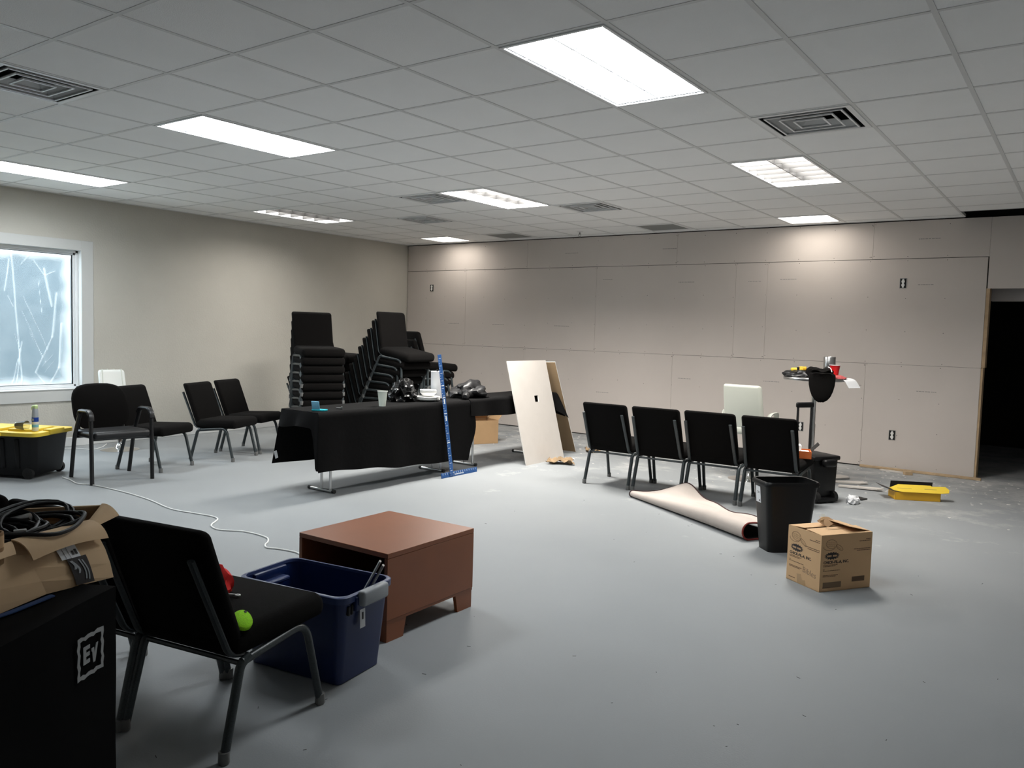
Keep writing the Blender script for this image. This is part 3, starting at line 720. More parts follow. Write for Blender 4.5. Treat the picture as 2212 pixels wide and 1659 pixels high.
# things on the tables
TT = CT+.003
pk = thing('packet', (-2.90, 2.66, TT), .4, 'small teal packet with its clear lid standing open on the near table', 'packet')
put('tray', B().rbox(-.06, .06, -.035, .035, 0, .014, .004, 2), 'teal', pk)
put('lid', B().rbox(-.036, .036, -.003, .003, 0, .075, .0025, 1, m=xf((-.02, -.03, .012), (.25, 0, .0))), 'cyan_lbl', pk)
kt = thing('metal_fittings', (-2.90, 2.88, TT), .3, 'small bright metal fitting lying on the near table beyond the teal packet', 'fitting')
put('bolt', B().tube([(-.03, 0, .009), (.02, .004, .009)], .006, 8), 'steel', kt)
put('bolt_head', B().lathe([(.012, -.006), (.012, .006)], 6, m=xf((.025, .004, .012), (0, PI/2, 0))), 'chrome', kt)
cp = thing('plastic_cup', (-2.86, 3.37, TT), 0, 'frosted plastic drinking cup standing on the black cloth', 'cup')
put('cup_wall', B().lathe([(.030, .0), (.034, .04), (.046, .136), (.048, .139), (.043, .136), (.032, .04), (.028, .004)], 24), 'cupw', cp)
put('rim', B().lathe([(.046, .136), (.0495, .138), (.0495, .142), (.0455, .142)], 24, cap=False), 'plate', cp)
def plates(x, y, n, r, h, z0, name, grp, lab):
    for i in range(n):
        b = B().lathe([(.0, 0), (r*.62, 0), (r*.72, .006), (r*.97, h), (r, h+.001), (r*.96, h+.004), (r*.70, .010), (r*.6, .004), (0, .004)], 28, cap=False)
        put(name, b, 'plate', loc=(x, y, z0+i*.0065), label=lab, cat='plate' if name == 'foam_plate' else 'bowl', group=grp)
plates(-2.97, 4.12, 5, .125, .018, TT, 'foam_plate', 'stack of white foam plates', 'white foam plate in the stack on the near table')
plates(-3.0, 4.16, 5, .085, .030, TT+.05, 'foam_bowl', 'stack of white foam bowls', 'white foam bowl in the pile on top of the foam plates')
pt = thing('paper_towel_roll', (-3.06, 4.36, TT), 0, 'upright white paper towel roll on a black holder, behind the blue T-square', 'paper towel')
put('roll', B().lathe([(.020, .012), (.064, .012), (.064, .288), (.020, .288)], 28, cap=False), 'paper', pt)
put('holder', B().lathe([(.075, 0), (.075, .010), (.012, .012)], 24).tube([(0, 0, .01), (0, 0, .31)], .008, 8).tube([(.078, .02, .005), (.078, .02, .27)], .004, 6), 'black_plastic', pt)
put('plastic_bag', blob(3, .11, .13, .15, .55, 3.2, 4, True, True), 'bag', loc=(-3.10, 3.90, TT), label='small shiny black plastic bag slumped on the near table behind the foam plates', cat='bag')
jk = put('black_jacket', blob(8, .17, .25, .115, .38, 2.6, 4), 'jacket', loc=(-3.0, 4.85, CT2+.006), rz=.2, label='crumpled black jacket heaped where the two tables meet', cat='jacket')
put('sleeve', B().tube(fillet([(.02, -.18, .05), (.06, -.25, .06), (.10, -.30, .03), (.12, -.36, .03)], .05), [.04]*1+[.045]*5+[.04]*5+[.02]*1, 8), 'jacket', jk)

# T-square
ts = thing('t_square', (-2.672, 4.165, 0), 0, 'blue metal drywall T-square leaning on the table, head on the floor', 'T-square')
put('head', B().rbox(-.004, .004, -.15, .41, 0.001, .05, .001, 1, m=xf((0, 0, 0), (0, -.14, 0))), 'blue_al', ts)
bl = put('blade', B().rbox(-.0025, .0025, -.026, .026, .0, 1.215, .001, 1, m=xf((.007, 0, .012), (.045, -.128, 0))), 'blue_al', ts)
tk = B()
for i in range(46): tk.box(.0026, .0032, -.024 if i % 3 else -.018, -.014 if i % 3 else .012, .05+i*.025, .054+i*.025, m=xf((.007, 0, .012), (.045, -.128, 0)))
for z in (.33, .62, .78, .90): tk.box(.0026, .0032, -.02, .02, z, z+.008, m=xf((.007, 0, .012), (.045, -.128, 0)))
for z in (.55, .72): tk.box(.0026, .0032, -.008, .008, z, z+.05, m=xf((.007, 0, .012), (.045, -.128, 0)))
put('scale_marks', tk, 'white_mark', bl, kind='stuff', smooth=False)
tk = B()
for i in range(16): tk.box(.0042, .0048, -.13+i*.034, -.126+i*.034, .03, .048, m=xf((0, 0, 0), (0, -.14, 0)))
for i in range(8): tk.box(.0042, .0048, .05+i*.018, .062+i*.018, .014, .026, m=xf((0, 0, 0), (0, -.14, 0)))
put('scale_marks', tk, 'white_mark', ts, kind='stuff', smooth=False)
rv = B()
for yy, zz in ((-.018, .018), (.018, .018), (-.018, .04), (.018, .04)): rv.lathe([(.005, 0), (.004, .002)], 8, m=xf((.0075, yy, zz), (0, PI/2-.14, 0)))
put('rivets', rv, 'steel', ts)

# drywall offcuts leaning on the far table
def offcut(x0, y0, y1, ln, lean, label, hole=None, skew=.0):
    t = thing('drywall_offcut', (x0, y0, 0), 0, label, 'drywall panel', 'drywall offcuts leaning on the far table')
    wd = y1-y0; m = xf((0, 0, 0), (skew, -lean, 0)); th = .0125
    if hole:
        hx, hz, hs = hole; f = B(); bk2 = B()
        for b, xa, xb in ((f, -.0012, 0), (bk2, -th, -th+.0012)):
            b.box(xa, xb, 0, hx, 0, ln, m=m).box(xa, xb, hx+hs, wd, 0, ln, m=m).box(xa, xb, hx, hx+hs, 0, hz, m=m).box(xa, xb, hx, hx+hs, hz+hs, ln, m=m)
        c_ = B().box(-th+.0012, -.0012, 0, hx, 0, ln, m=m).box(-th+.0012, -.0012, hx+hs, wd, 0, ln, m=m).box(-th+.0012, -.0012, hx, hx+hs, 0, hz, m=m).box(-th+.0012, -.0012, hx, hx+hs, hz+hs, ln, m=m)
    else:
        f = B().box(-.0012, 0, 0, wd, 0, ln, m=m); bk2 = B().box(-th, -th+.0012, 0, wd, 0, ln, m=m); c_ = B().box(-th+.0012, -.0012, 0, wd, 0, ln, m=m)
    return t, f, bk2, c_
t, f, b_, c_ = offcut(-2.515, 5.255, 6.03, 1.175, .262, 'pale drywall offcut with a square hole, leaning upright on the far table', (.40, .69, .075), .0)
put('face_paper', f, 'panel_face', t, smooth=False); put('back_paper', b_, 'brown_paper', t, smooth=False); put('gypsum_core', c_, 'gypsum', t, smooth=False)
t = thing('drywall_offcut', (-2.665, 6.535, 0), 0, 'brown-backed drywall offcut leaning on the table end behind the holed one', 'drywall panel', 'drywall offcuts leaning on the far table')
m2 = xf((0, 0, 0), (.385, -.05, 0)); th = .0125
put('back_paper', B().box(-.56, 0, -.0012, 0, 0, 1.205, m=m2), 'brown_paper', t, smooth=False)
put('face_paper', B().box(-.56, 0, th-.0012, th, 0, 1.205, m=m2), 'panel_face', t, smooth=False)
put('gypsum_core', B().box(-.56, 0, 0, th-.0012, 0, 1.205, m=m2), 'gypsum', t, smooth=False)

# paper scraps by the offcuts
def scrap(name, loc, rz, sx, sy, amp, m, label, cat, seed, grp=None, fr=4):
    b = B(); b.grid(lambda u, v: ((u-.5)*sx*(1+.25*noise.noise(Vector((v*3, seed, 1)))), (v-.5)*sy*(1+.25*noise.noise(Vector((u*3, seed, 5)))), .004+amp*max(0, .35+noise.noise(Vector((u*fr, v*fr, seed))))), 14, 10)
    return put(name, b, m, loc=loc, rz=rz, label=label, cat=cat, group=grp, ang=60, solid=.002)
scrap('brown_paper_scrap', (-2.33, 5.66, 0), .5, .30, .22, .075, 'brown_paper', 'torn brown paper curling on the floor at the foot of the holed offcut', 'paper scrap', 2.3)
scrap('brown_paper_scrap', (-2.50, 6.66, 0), .9, .16, .14, .08, 'brown_paper', 'crumpled brown paper on the floor beside the brown-faced offcut', 'paper scrap', 5.1, fr=6)
scrap('gypsum_crumb', (-2.40, 5.95, 0), .2, .12, .05, .02, 'dust', 'white gypsum crumb on the floor between the offcuts', 'drywall scrap', 9.1)
hk = put('wire_scrap', B().tube(fillet([(-.15, -.05, .004), (.05, 0, .004), (.13, .05, .012), (.08, .09, .03), (.02, .10, .035)], .04), .004, 6), 'grey_plastic', loc=(-4.20, 7.05, 0), label='bent piece of grey wire on the floor beyond the far table', cat='wire')
# cardboard box under the far table
bx2 = thing('cardboard_box', (-4.03, 6.29, 0), math.radians(64), 'plain brown open cardboard box on the floor beyond the far table', 'box')
def carton(t, wx, wy, h, m, mi, flaps=True, th=.004):
    put('body', B().box(-wx, wx, -wy, -wy+th, 0, h).box(-wx, wx, wy-th, wy, 0, h).box(-wx, -wx+th, -wy+th, wy-th, 0, h).box(wx-th, wx, -wy+th, wy-th, 0, h).box(-wx, wx, -wy, wy, 0, th), m, t, smooth=False)
carton(bx2, .225, .17, .30, 'card', 'card_in')
for fx, L_, ax, a in ((-.17, .17, 'y', -.95), (.17, .17, 'y', .75)):
    s_ = 1 if fx > 0 else -1
    put('flap', B().box(-.222, .222, 0, .17*1, 0, .003, m=xf((0, fx, .30), (a if s_ < 0 else PI-a, 0, 0))), 'card', bx2, smooth=False)
for s_ in (-1, 1):
    put('flap', B().box(0, .15, -.165, .165, 0, .003, m=xf((s_*.225, 0, .30), (0, -(.9) if s_ > 0 else -(PI-.6), 0))), 'card', bx2, smooth=False)

# ------------------------------------------------------------------ tote with yellow lid
tb = thing('storage_tote', (-5.70, 1.40, 0), math.radians(30), 'black wheeled storage tote with a yellow lid under the window', 'tote')
def rr(hx, hy, r, n=5):
    out = []
    for cx, cy, a0_ in ((hx-r, hy-r, 0), (-hx+r, hy-r, PI/2), (-hx+r, -hy+r, PI), (hx-r, -hy+r, 1.5*PI)):
        for k in range(n+1): a = a0_+PI/2*k/n; out.append((cx+r*math.cos(a), cy+r*math.sin(a)))
    return out
put('body', B().loft([[(x, y, z) for x, y in rr(hx, hy, .06)] for hx, hy, z in ((.345, .215, .03), (.355, .222, .06), (.385, .245, .37), (.395, .25, .39), (.395, .25, .40))]), 'black_plastic', tb, ang=30)
for xx in (-.22, -.08, .07, .21): put('rib', B().rbox(xx-.022, xx+.022, -.262, -.205, .09, .37, .012, 2, fn=lambda c: (c.x, c.y+.028*(.37-c.z)/.3, c.z)), 'black_plastic', tb)
put('recess_panel', B().rbox(-.045, .045, -.247, -.238, .36, .388, .003, 1), 'grey_plastic', tb)
for sx in (.30, -.30):
    for sy in (-1, 1): put('wheel', B().lathe([(.02, -.016), (.05, -.016), (.052, 0), (.05, .016), (.02, .016)], 20, m=xf((sx, sy*.212, .052), (PI/2, 0, 0))).lathe([(.012, -.02), (.012, .02)], 10, m=xf((sx, sy*.212, .052), (PI/2, 0, 0))), 'rubber', tb)
lid = put('lid', B().loft([[(x, y, z) for x, y in rr(hx, hy, .07)] for hx, hy, z in ((.395, .25, .395), (.425, .28, .395), (.425, .28, .428), (.41, .266, .432), (.35, .21, .432), (.34, .20, .420))]), 'yellow', tb, ang=25)
put('lid_boss', B().rbox(-.30, -.02, -.15, .15, .418, .447, .012, 2).rbox(.05, .30, -.15, .15, .418, .447, .012, 2), 'yellow', lid)
put('lid_rim_tab', B().rbox(.36, .44, -.10, .10, .40, .448, .01, 2).rbox(-.09, .09, -.295, -.25, .395, .42, .006, 2), 'yellow', lid)
# spray can and clear cup on it
TOTEZ = .448
sc_ = thing('spray_can', (-5.36, 1.44, .434), .3, 'blue and white spray can with lime cap standing on the yellow lid', 'spray can')
put('can', B().lathe([(.026, 0), (.028, .004), (.028, .135), (.026, .15)], 20), 'plate', sc_)
put('label_band', B().lathe([(.0284, .085), (.0284, .125)], 20, cap=False), 'blue_lbl', sc_)
put('label_band', B().lathe([(.0284, .035), (.0284, .06)], 20, cap=False), 'cyan_lbl', sc_)
put('collar', B().lathe([(.0285, .125), (.027, .16), (.023, .20), (.020, .215)], 20), 'can_grey', sc_)
put('trigger_cap', B().rbox(-.034, .022, -.019, .019, .195, .24, .014, 3, fn=lambda c: (c.x, c.y, c.z-.5*max(0, -c.x-.008))), 'lime_cap', sc_)
put('sticker', B().rbox(-.016, .016, -.0295, -.027, .094, .116, .001, 1), 'can_grey', sc_)
cc = thing('clear_cup', (-5.47, 1.37, .434), .5, 'clear plastic cup lying on its side on the yellow lid', 'cup')
put('cup_wall', B().lathe([(.03, 0), (.045, .10), (.0465, .10), (.0315, 0)], 20, m=xf((-.05, 0, .045), (0, PI/2, 0)), cap=False), 'clear', cc)
put('cup_base', B().lathe([(.03, 0), (.03, .003)], 20, m=xf((-.05, 0, .045), (0, PI/2, 0))), 'clear', cc)
# cords
CP = [(-5.20,1.60),(-5.02,1.585),(-4.806,1.548),(-4.658,1.604),(-4.246,1.634),(-3.777,1.615),(-3.347,1.55),(-3.076,1.586),(-2.91,1.615),(-2.80,1.60),(-2.734,1.536),(-2.69,1.48),(-2.622,1.432),(-2.5,1.416),(-2.327,1.502),(-2.105,1.505),(-2.0,1.445),(-1.95,1.385),(-1.88,1.345),(-1.80,1.374),(-1.648,1.397),(-1.5,1.345),(-1.2,1.20),(-.95,1.10),(-.80,1.05)]
def smooth_path(P, n=6, z=.005):
    out = []
    for i in range(len(P)-1):
        p0, p1, p2, p3 = [Vector((*P[max(0, min(len(P)-1, i+k))], z)) for k in (-1, 0, 1, 2)]
        for k in range(n):
            t = k/n; out.append(.5*((2*p1)+(p2-p0)*t+(2*p0-5*p1+4*p2-p3)*t*t+(3*p1-p0-3*p2+p3)*t**3))
    out.append(Vector((*P[-1], z))); return out
put('extension_cord', B().tube(smooth_path(CP), .0055, 8), 'cord_w', label='white extension cord snaking across the floor from the tote to the cabinet', cat='cord')
put('power_cord', B().tube(smooth_path([(-6.95, 2.30), (-6.80, 2.50), (-6.62, 2.57), (-6.68, 2.72), (-6.90, 2.90)]), .005, 8), 'cord_w', label='white cord lying on the floor by the white wall behind the armchair', cat='cord')

# ------------------------------------------------------------------ round high table with things
htx, hty, htz = .20, 6.36, 1.095
ht = thing('high_table', (htx, hty, 0), 0, 'round steel high table on a chrome column, cluttered, near the drywall', 'table')
put('table_top', B().lathe([(.26, htz-.032), (.295, htz-.03), (.30, htz-.022), (.30, htz-.006), (.295, htz)], 48), 'steel', ht)
put('column', B().lathe([(.03, .02), (.03, .62), (.026, .63), (.026, htz-.04), (.09, htz-.032)], 20), 'chrome', ht)
put('base', B().lathe([(.225, 0), (.225, .008), (.18, .016), (.05, .03), (.04, .06)], 36), 'chrome', ht)
HR = Vector((.965, .262, 0)); HF = Vector((-.262, .965, 0))
def onht(r, f): return (htx+HR.x*r+HF.x*f, hty+HR.y*r+HF.y*f)
AR = math.atan2(HR.y, HR.x)
x, y = onht(-.16, -.05)
put('tool_pouch', blob(12, .145, .12, .055, .35, 2.5, 4), 'jacket', loc=(x, y, htz), rz=AR, label='flat black tool pouch lying on the round high table under the yellow tool', cat='pouch')
x, y = onht(-.155, -.09)
yt = thing('yellow_tool', (x, y, htz+.058), AR, 'yellow and black hand tool resting on the black pouch on the high table', 'tool')
put('body', B().rbox(-.075, .045, -.03, .03, 0, .032, .010, 2, fn=lambda c: (c.x, c.y, c.z+.16*(c.x+.075)*.25)), 'yellow', yt)
put('grip', B().rbox(.0, .075, -.028, .028, .010, .048, .012, 2), 'yellow_card', yt)
put('trim_band', B().rbox(-.02, .012, -.031, .031, -.002, .040, .006, 1), 'black_plastic', yt)
x, y = onht(.0, -.06)
put('knit_beanie', blob(21, .12, .14, .075, .3, 2.2, 4), 'fabric', loc=(x, y, htz), rz=AR+.3, label='black knit cap bunched on the round high table', cat='cap')
# cloth bag hanging over the rim
x, y = onht(.065, -.285)
hb = thing('black_hood', (x, y, htz+.02), AR, 'black fabric hood hanging over the rim of the round high table', 'hood')
rg = []
for z, hw, d in ((.035, .10, .05), (.02, .12, .04), (-.02, .122, .032), (-.08, .118, .032), (-.14, .105, .034), (-.19, .085, .032), (-.225, .058, .025), (-.245, .025, .012)):
    rg.append([(hw*math.cos(2*PI*k/20), -.02+d*math.sin(2*PI*k/20)+.006*math.sin(k*3+z*40), z+.004*math.sin(k*2)) for k in range(20)])
put('hood_panel', B().loft(rg), 'fabric', hb, ang=70)
put('hood_fold', B().grid(lambda u, v: (-.10+.20*u, .02+.24*v, .05+.03*math.sin(u*PI)*math.sin(v*PI)+.012*math.sin(u*9+v*4)-.035*v), 14, 10), 'fabric', hb, ang=70, solid=.006)
put('drawstring', B().tube(fillet([(.05, .05, .095), (.075, -.02, .085), (.085, -.06, .05)], .02), .004, 6), 'cord_w', hb)
x, y = onht(.13, .05)
tm = thing('steel_tumbler', (x, y, htz), 0, 'upturned stainless steel tumbler standing on the round high table', 'tumbler')
put('body', B().lathe([(.036, 0), (.036, .055), (.054, .075), (.0575, .09), (.0575, .205), (.0555, .208), (.053, .203), (.053, .10)], 28), 'steel', tm)
put('ring', B().lathe([(.037, .045), (.041, .05), (.041, .058), (.037, .062)], 24, cap=False), 'steel_dark', tm)
x, y = onht(.18, -.09)
rc = thing('red_cup', (x, y, htz+.02), 0, 'red plastic party cup standing on the round high table', 'cup')
put('cup_wall', B().lathe([(.034, 0), (.039, .05), (.049, .108), (.051, .112), (.046, .108), (.037, .05), (.032, .004)], 24), 'red', rc)
put('rim', B().lathe([(.049, .108), (.0525, .11), (.0525, .1145), (.048, .1145)], 24, cap=False), 'plate', rc)
x, y = onht(.20, -.10)
put('pink_cloth', blob(31, .085, .06, .026, .35, 3, 3), 'pink', loc=(x, y, htz), rz=AR, label='crumpled pink cloth under the red cup on the high table', cat='cloth')
x, y = onht(.235, -.05)
def papf(u, v):
    s_ = u*.25
    if s_ < .06: X, Z = s_, .006
    else:
        q = (s_-.06)/.24; X = .06+.145*q+.01*math.sin(q*6); Z = .006-.135*q**1.2+.02*math.sin(q*PI)
    return (X-.02, (v-.5)*.16+.04*u, Z)
put('paper_sheet', B().grid(papf, 16, 6), 'paper', loc=(x, y, htz), rz=AR-.75, label='white paper sheet curling off the edge of the round high table', cat='paper', ang=60, solid=.001)

# ------------------------------------------------------------------ rolling case, orange box
rcx = thing('rolling_case', (.430, 5.650, 0), math.radians(-32), 'black rolling tool case with its pull handle raised, beside the row of chairs', 'case')
put('body', B().rbox(-.15, .15, -.14, .14, .03, .40, .02, 3, fn=lambda c: (c.x*(.94+.06*c.z/.4), c.y*(.92+.08*c.z/.4), c.z)), 'black_plastic', rcx)
put('lid', B().rbox(-.165, .165, -.15, .15, .385, .425, .012, 2), 'black_plastic', rcx)
put('side_handle', B().rbox(.15, .215, -.07, .07, .33, .40, .025, 3), 'black_plastic', rcx)
put('latch', B().rbox(-.04, .04, -.165, -.145, .34, .42, .006, 2), 'black_plastic', rcx)
for sx in (-1, 1): put('wheel', B().lathe([(.02, -.02), (.05, -.02), (.05, .02), (.02, .02)], 16, m=xf((.14, sx*.10, .05), (PI/2, 0, 0))), 'rubber', rcx)
put('kick_foot', B().rbox(.10, .19, -.12, .12, .012, .05, .01, 2), 'black_plastic', rcx)
hd = put('pull_handle', B().tube([(-.155, -.085, .30), (-.155, -.085, .84)], .011, 8).tube([(-.155, .075, .30), (-.155, .075, .84)], .011, 8), 'black_frame', rcx)
put('grip', B().rbox(-.172, -.138, -.105, .095, .835, .885, .014, 3), 'black_plastic', hd)
ob = thing('orange_box', (.39, 5.20, .440), math.radians(20), 'open orange cardboard box on the seat of the end chair', 'box')
put('body', B().box(-.12, .12, -.09, -.086, 0, .065).box(-.12, .12, .086, .09, 0, .065).box(-.12, -.116, -.086, .086, 0, .065).box(.116, .12, -.086, .086, 0, .065).box(-.12, .12, -.09, .09, 0, .004), 'orange', ob, smooth=False)
put('flap', B().box(0, .09, -.085, .085, 0, .003, m=xf((.12, 0, .065), (0, -.8, 0))), 'black_plastic', ob, smooth=False)
put('flap', B().box(-.09, 0, -.085, .085, 0, .003, m=xf((-.12, 0, .065), (0, .5, 0))), 'orange', ob, smooth=False)
put('contents', B().rbox(-.11, .11, -.08, .08, .03, .055, .006, 1).rbox(-.05, .04, -.03, .06, .05, .11, .006, 1), 'plate', ob)

# debris near the drywall
GS = 'drywall scraps on the floor'
for i, (x, y, sx, sy, rz, lb) in enumerate(((.42, 6.75, .50, .10, .35, 'long pale drywall scrap on the floor beside the rolling case'), (.32, 7.02, .22, .16, .9, 'square pale drywall scrap on the floor behind the rolling case'), (.66, 6.52, .42, .07, .1, 'narrow pale drywall strip on the floor beside the rolling case'))):
    put('drywall_scrap', B().prism([(-sx/2, -sy/2), (sx/2*.7, -sy/2), (sx/2, -sy*.1), (sx*.4, sy/2), (-sx/2, sy*.4)], .002, .016, m=xf((0, 0, .004*i), (.02, -.03, 0))), 'panel_face', loc=(x, y, 0), rz=rz, smooth=False, label=lb, cat='drywall scrap', group=GS)
put('wood_strip', B().rbox(-.62, .62, -.018, .018, 0, .028, .004, 1, fn=lambda c: (c.x, c.y+.01*math.sin(c.x*4), c.z)), 'pine', loc=(.93, YB-.075, 0), rz=-.035, label='raw pine strip lying along the foot of the drywall by the doorway', cat='wood strip')
put('wood_block', B().rbox(-.04, .04, -.035, .035, 0, .04, .003, 1), 'pine', loc=(.86, 7.83, 0), rz=.5, label='small raw wood block on the floor in front of the pine strip', cat='wood block')
put('drywall_scrap', B().prism([(-.13, -.02), (.12, -.025), (.13, .02), (-.12, .03)], .001, .014), 'panel_face', loc=(.68, 7.92, 0), rz=-.1, smooth=False, label='thin pale drywall sliver beside the small wood block', cat='drywall scrap', group=GS)
put('black_scrap', B().prism([(-.07, -.05), (.06, -.07), (.09, .02), (.0, .07), (-.08, .03)], .001, .012), 'rubber', loc=(.74, 5.98, 0), smooth=False, label='flat black plastic scrap on the floor behind the rolling case', cat='scrap')
put('foil_scrap', blob(44, .055, .07, .05, .5, 4, 3), 'paper', loc=(.76, 5.72, 0), label='crumpled pale foil on the floor at the wheel side of the rolling case', cat='scrap')
# dust and crumbs scattered on the floor
cr = B()
for i in range(420):
    x = random.uniform(-4.5, 3.0); y = YB-.05-abs(random.gauss(0, 1.0))
    if y < 2.5: continue
    r_ = random.uniform(.004, .02)*(1.6 if random.random() < .1 else 1)
    cr.prism([(x+r_*random.uniform(.5, 1.3)*math.cos(a*PI/2.5), y+r_*random.uniform(.4, .9)*math.sin(a*PI/2.5)) for a in range(5)], 0, .003)
put('gypsum_crumbs', cr, 'dust', label='white gypsum crumbs scattered on the floor near the drywall', cat='debris', kind='stuff', smooth=False)
cr = B()
for i in range(60):
    x = random.uniform(-1.5, 3.0); y = random.uniform(-.8, 4.2); a = random.uniform(0, PI); l = random.uniform(.002, .010)
    cr.box(-l, l, -.0009, .0009, 0, .0012, m=xf((x, y, 0), (0, 0, a)))
put('floor_specks', cr, 'ink', label='dark specks and hairs scattered on the bare grey floor', cat='debris', kind='stuff', smooth=False)

# ------------------------------------------------------------------ yellow carton near the doorway
yb = thing('yellow_carton', (1.16, 6.38, 0), math.radians(28), 'flat yellow open carton with a torn flap on the floor near the doorway', 'box')
put('body', B().box(-.20, .20, -.10, -.096, 0, .075).box(-.20, .20, .096, .10, 0, .075).box(-.20, -.196, -.10, .10, 0, .075).box(.196, .20, -.10, .10, 0, .075).box(-.20, .20, -.10, .10, 0, .004), 'yellow_card', yb, smooth=False)
def ypoly(): 
    P = [(-.24, -.01), (-.21, -.055), (-.14, -.075), (.20, -.075), (.27, -.06), (.29, -.01), (.27, .04), (.15, .035), (.14, .05), (-.15, .05), (-.17, .035)]
    return P
put('flap', B().prism(ypoly(), 0, .003, m=xf((0, -.045, .108), (.42, 0, 0))), 'yellow', yb, smooth=False)
put('flap', B().box(-.19, .19, 0, .075, 0, .003, m=xf((0, .10, .075), (1.75, 0, 0))), 'ink', yb, smooth=False)
put('flap', B().box(-.13, 0, -.09, .09, 0, .003, m=xf((-.20, 0, .075), (0, .35, 0))), 'ink', yb, smooth=False)
put('liner', B().box(-.19, .19, -.09, .09, .05, .056), 'ink', yb, smooth=False)
mk = B()
for i in range(14): mk.box(-.17+i*.009, -.165+i*.009, -.02, -.012, .0032, .0036, m=xf((0, -.045, .108), (.42, 0, 0)))
for i in range(12): mk.box(.07+i*.009, .075+i*.009, -.02, -.010, .0032, .0036, m=xf((0, -.045, .108), (.42, 0, 0)))
put('print', mk, 'ink_faint', yb, kind='stuff', smooth=False)

# ------------------------------------------------------------------ wastebasket
wbk = thing('wastebasket', (.765, 3.685, 0), math.radians(44), 'tall black plastic wastebasket with a white sticker, behind the printed carton', 'wastebasket')
def wring(k, z, inset=0): return [(x, y, z) for x, y in rr(.145+.045*k-inset, .095+.030*k-inset, .045)]
put('body', B().loft([wring(0, .0), wring(.02, .015), wring(1, .47), wring(1, .47, .004), wring(.04, .02, .004)], cap=(True, True)), 'black_plastic', wbk, ang=30)
put('rim', B().loft([[(x, y, z) for x, y in rr(.19+o, .125+o, .05)] for o, z in ((0, .462), (.012, .462), (.013, .480), (.004, .494), (-.004, .492), (-.004, .47))], cap=(False, False)), 'black_plastic', wbk, ang=50)
ms = Matrix(((0, 0, -1, -.1775), (-1, 0, 0, .03), (0, 1, 0, .33), (0, 0, 0, 1))) @ xf((0, 0, .0), (.099, 0, 0))
sk = put('sticker', B().box(-.035, .035, 0, .115, -.001, .0012, m=ms), 'paper', wbk, smooth=False)
put('sticker_print', B().box(-.014, .02, .075, .078, .0012, .0018, m=ms).box(-.014, .022, .066, .069, .0012, .0018, m=ms).box(.012, .026, .010, .022, .0012, .0018, m=ms), 'ink', sk, smooth=False, kind='stuff')

# ------------------------------------------------------------------ printed carton
ca = math.atan2(.833, .553)
# local x along the shaded long face, local y along the lit face; near corner at (-w/2,-d/2)
CW, CDp, CHh = .38, .287, .335
ctr = Vector((1.237, 2.854, 0)) + Vector((.553, .833, 0))*CW/2 + Vector((-.833, .553, 0))*CDp/2
ct = thing('printed_carton', ctr, ca, 'brown food carton with black printing and half-open top, in front of the wastebasket', 'box')
hx, hy = CW/2, CDp/2
put('body', B().box(-hx, hx, -hy, -hy+.004, 0, CHh).box(-hx, hx, hy-.004, hy, 0, CHh).box(-hx, -hx+.004, -hy+.004, hy-.004, 0, CHh).box(hx-.004, hx, -hy+.004, hy-.004, 0, CHh).box(-hx, hx, -hy, hy, 0, .004), 'card_l', ct, smooth=False)
put('flap', B().box(-hx+.002, hx-.002, 0, hy-.01, 0, .003, m=xf((0, -hy, CHh), (.06, 0, 0))), 'card_l', ct, smooth=False)
put('flap', B().box(-hx+.002, hx-.03, 0, hy-.004, 0, .003, m=xf((0, hy, CHh), (PI-.10, 0, 0))), 'card_l', ct, smooth=False)
put('flap', B().box(0, hy*1.1, -hy+.004, hy-.004, 0, .003, m=xf((-hx, 0, CHh-.001), (0, .10, 0))), 'card_l', ct, smooth=False)
put('flap', B().box(0, hy*1.1, -hy+.02, hy-.004, 0, .003, m=xf((hx, 0, CHh+.004), (0, PI+.22, 0))), 'card_l', ct, smooth=False)
put('torn_flap', B().grid(lambda u, v: ((u-.5)*.16, (v-.5)*.07, .010+.028*v+.012*math.sin(u*PI)), 8, 5, m=xf((.03, .05, CHh), (0, 0, .4))), 'card_in', ct, ang=60, solid=.002)
put('tape_curl', B().grid(lambda u, v: (-.10*math.sin(u*1.5), (v-.5)*.02, .01+.07*u-.02*math.sin(u*PI)), 10, 2, m=xf((.0, .09, CHh+.01), (0, 0, 1.0))), 'clear', ct, ang=60)
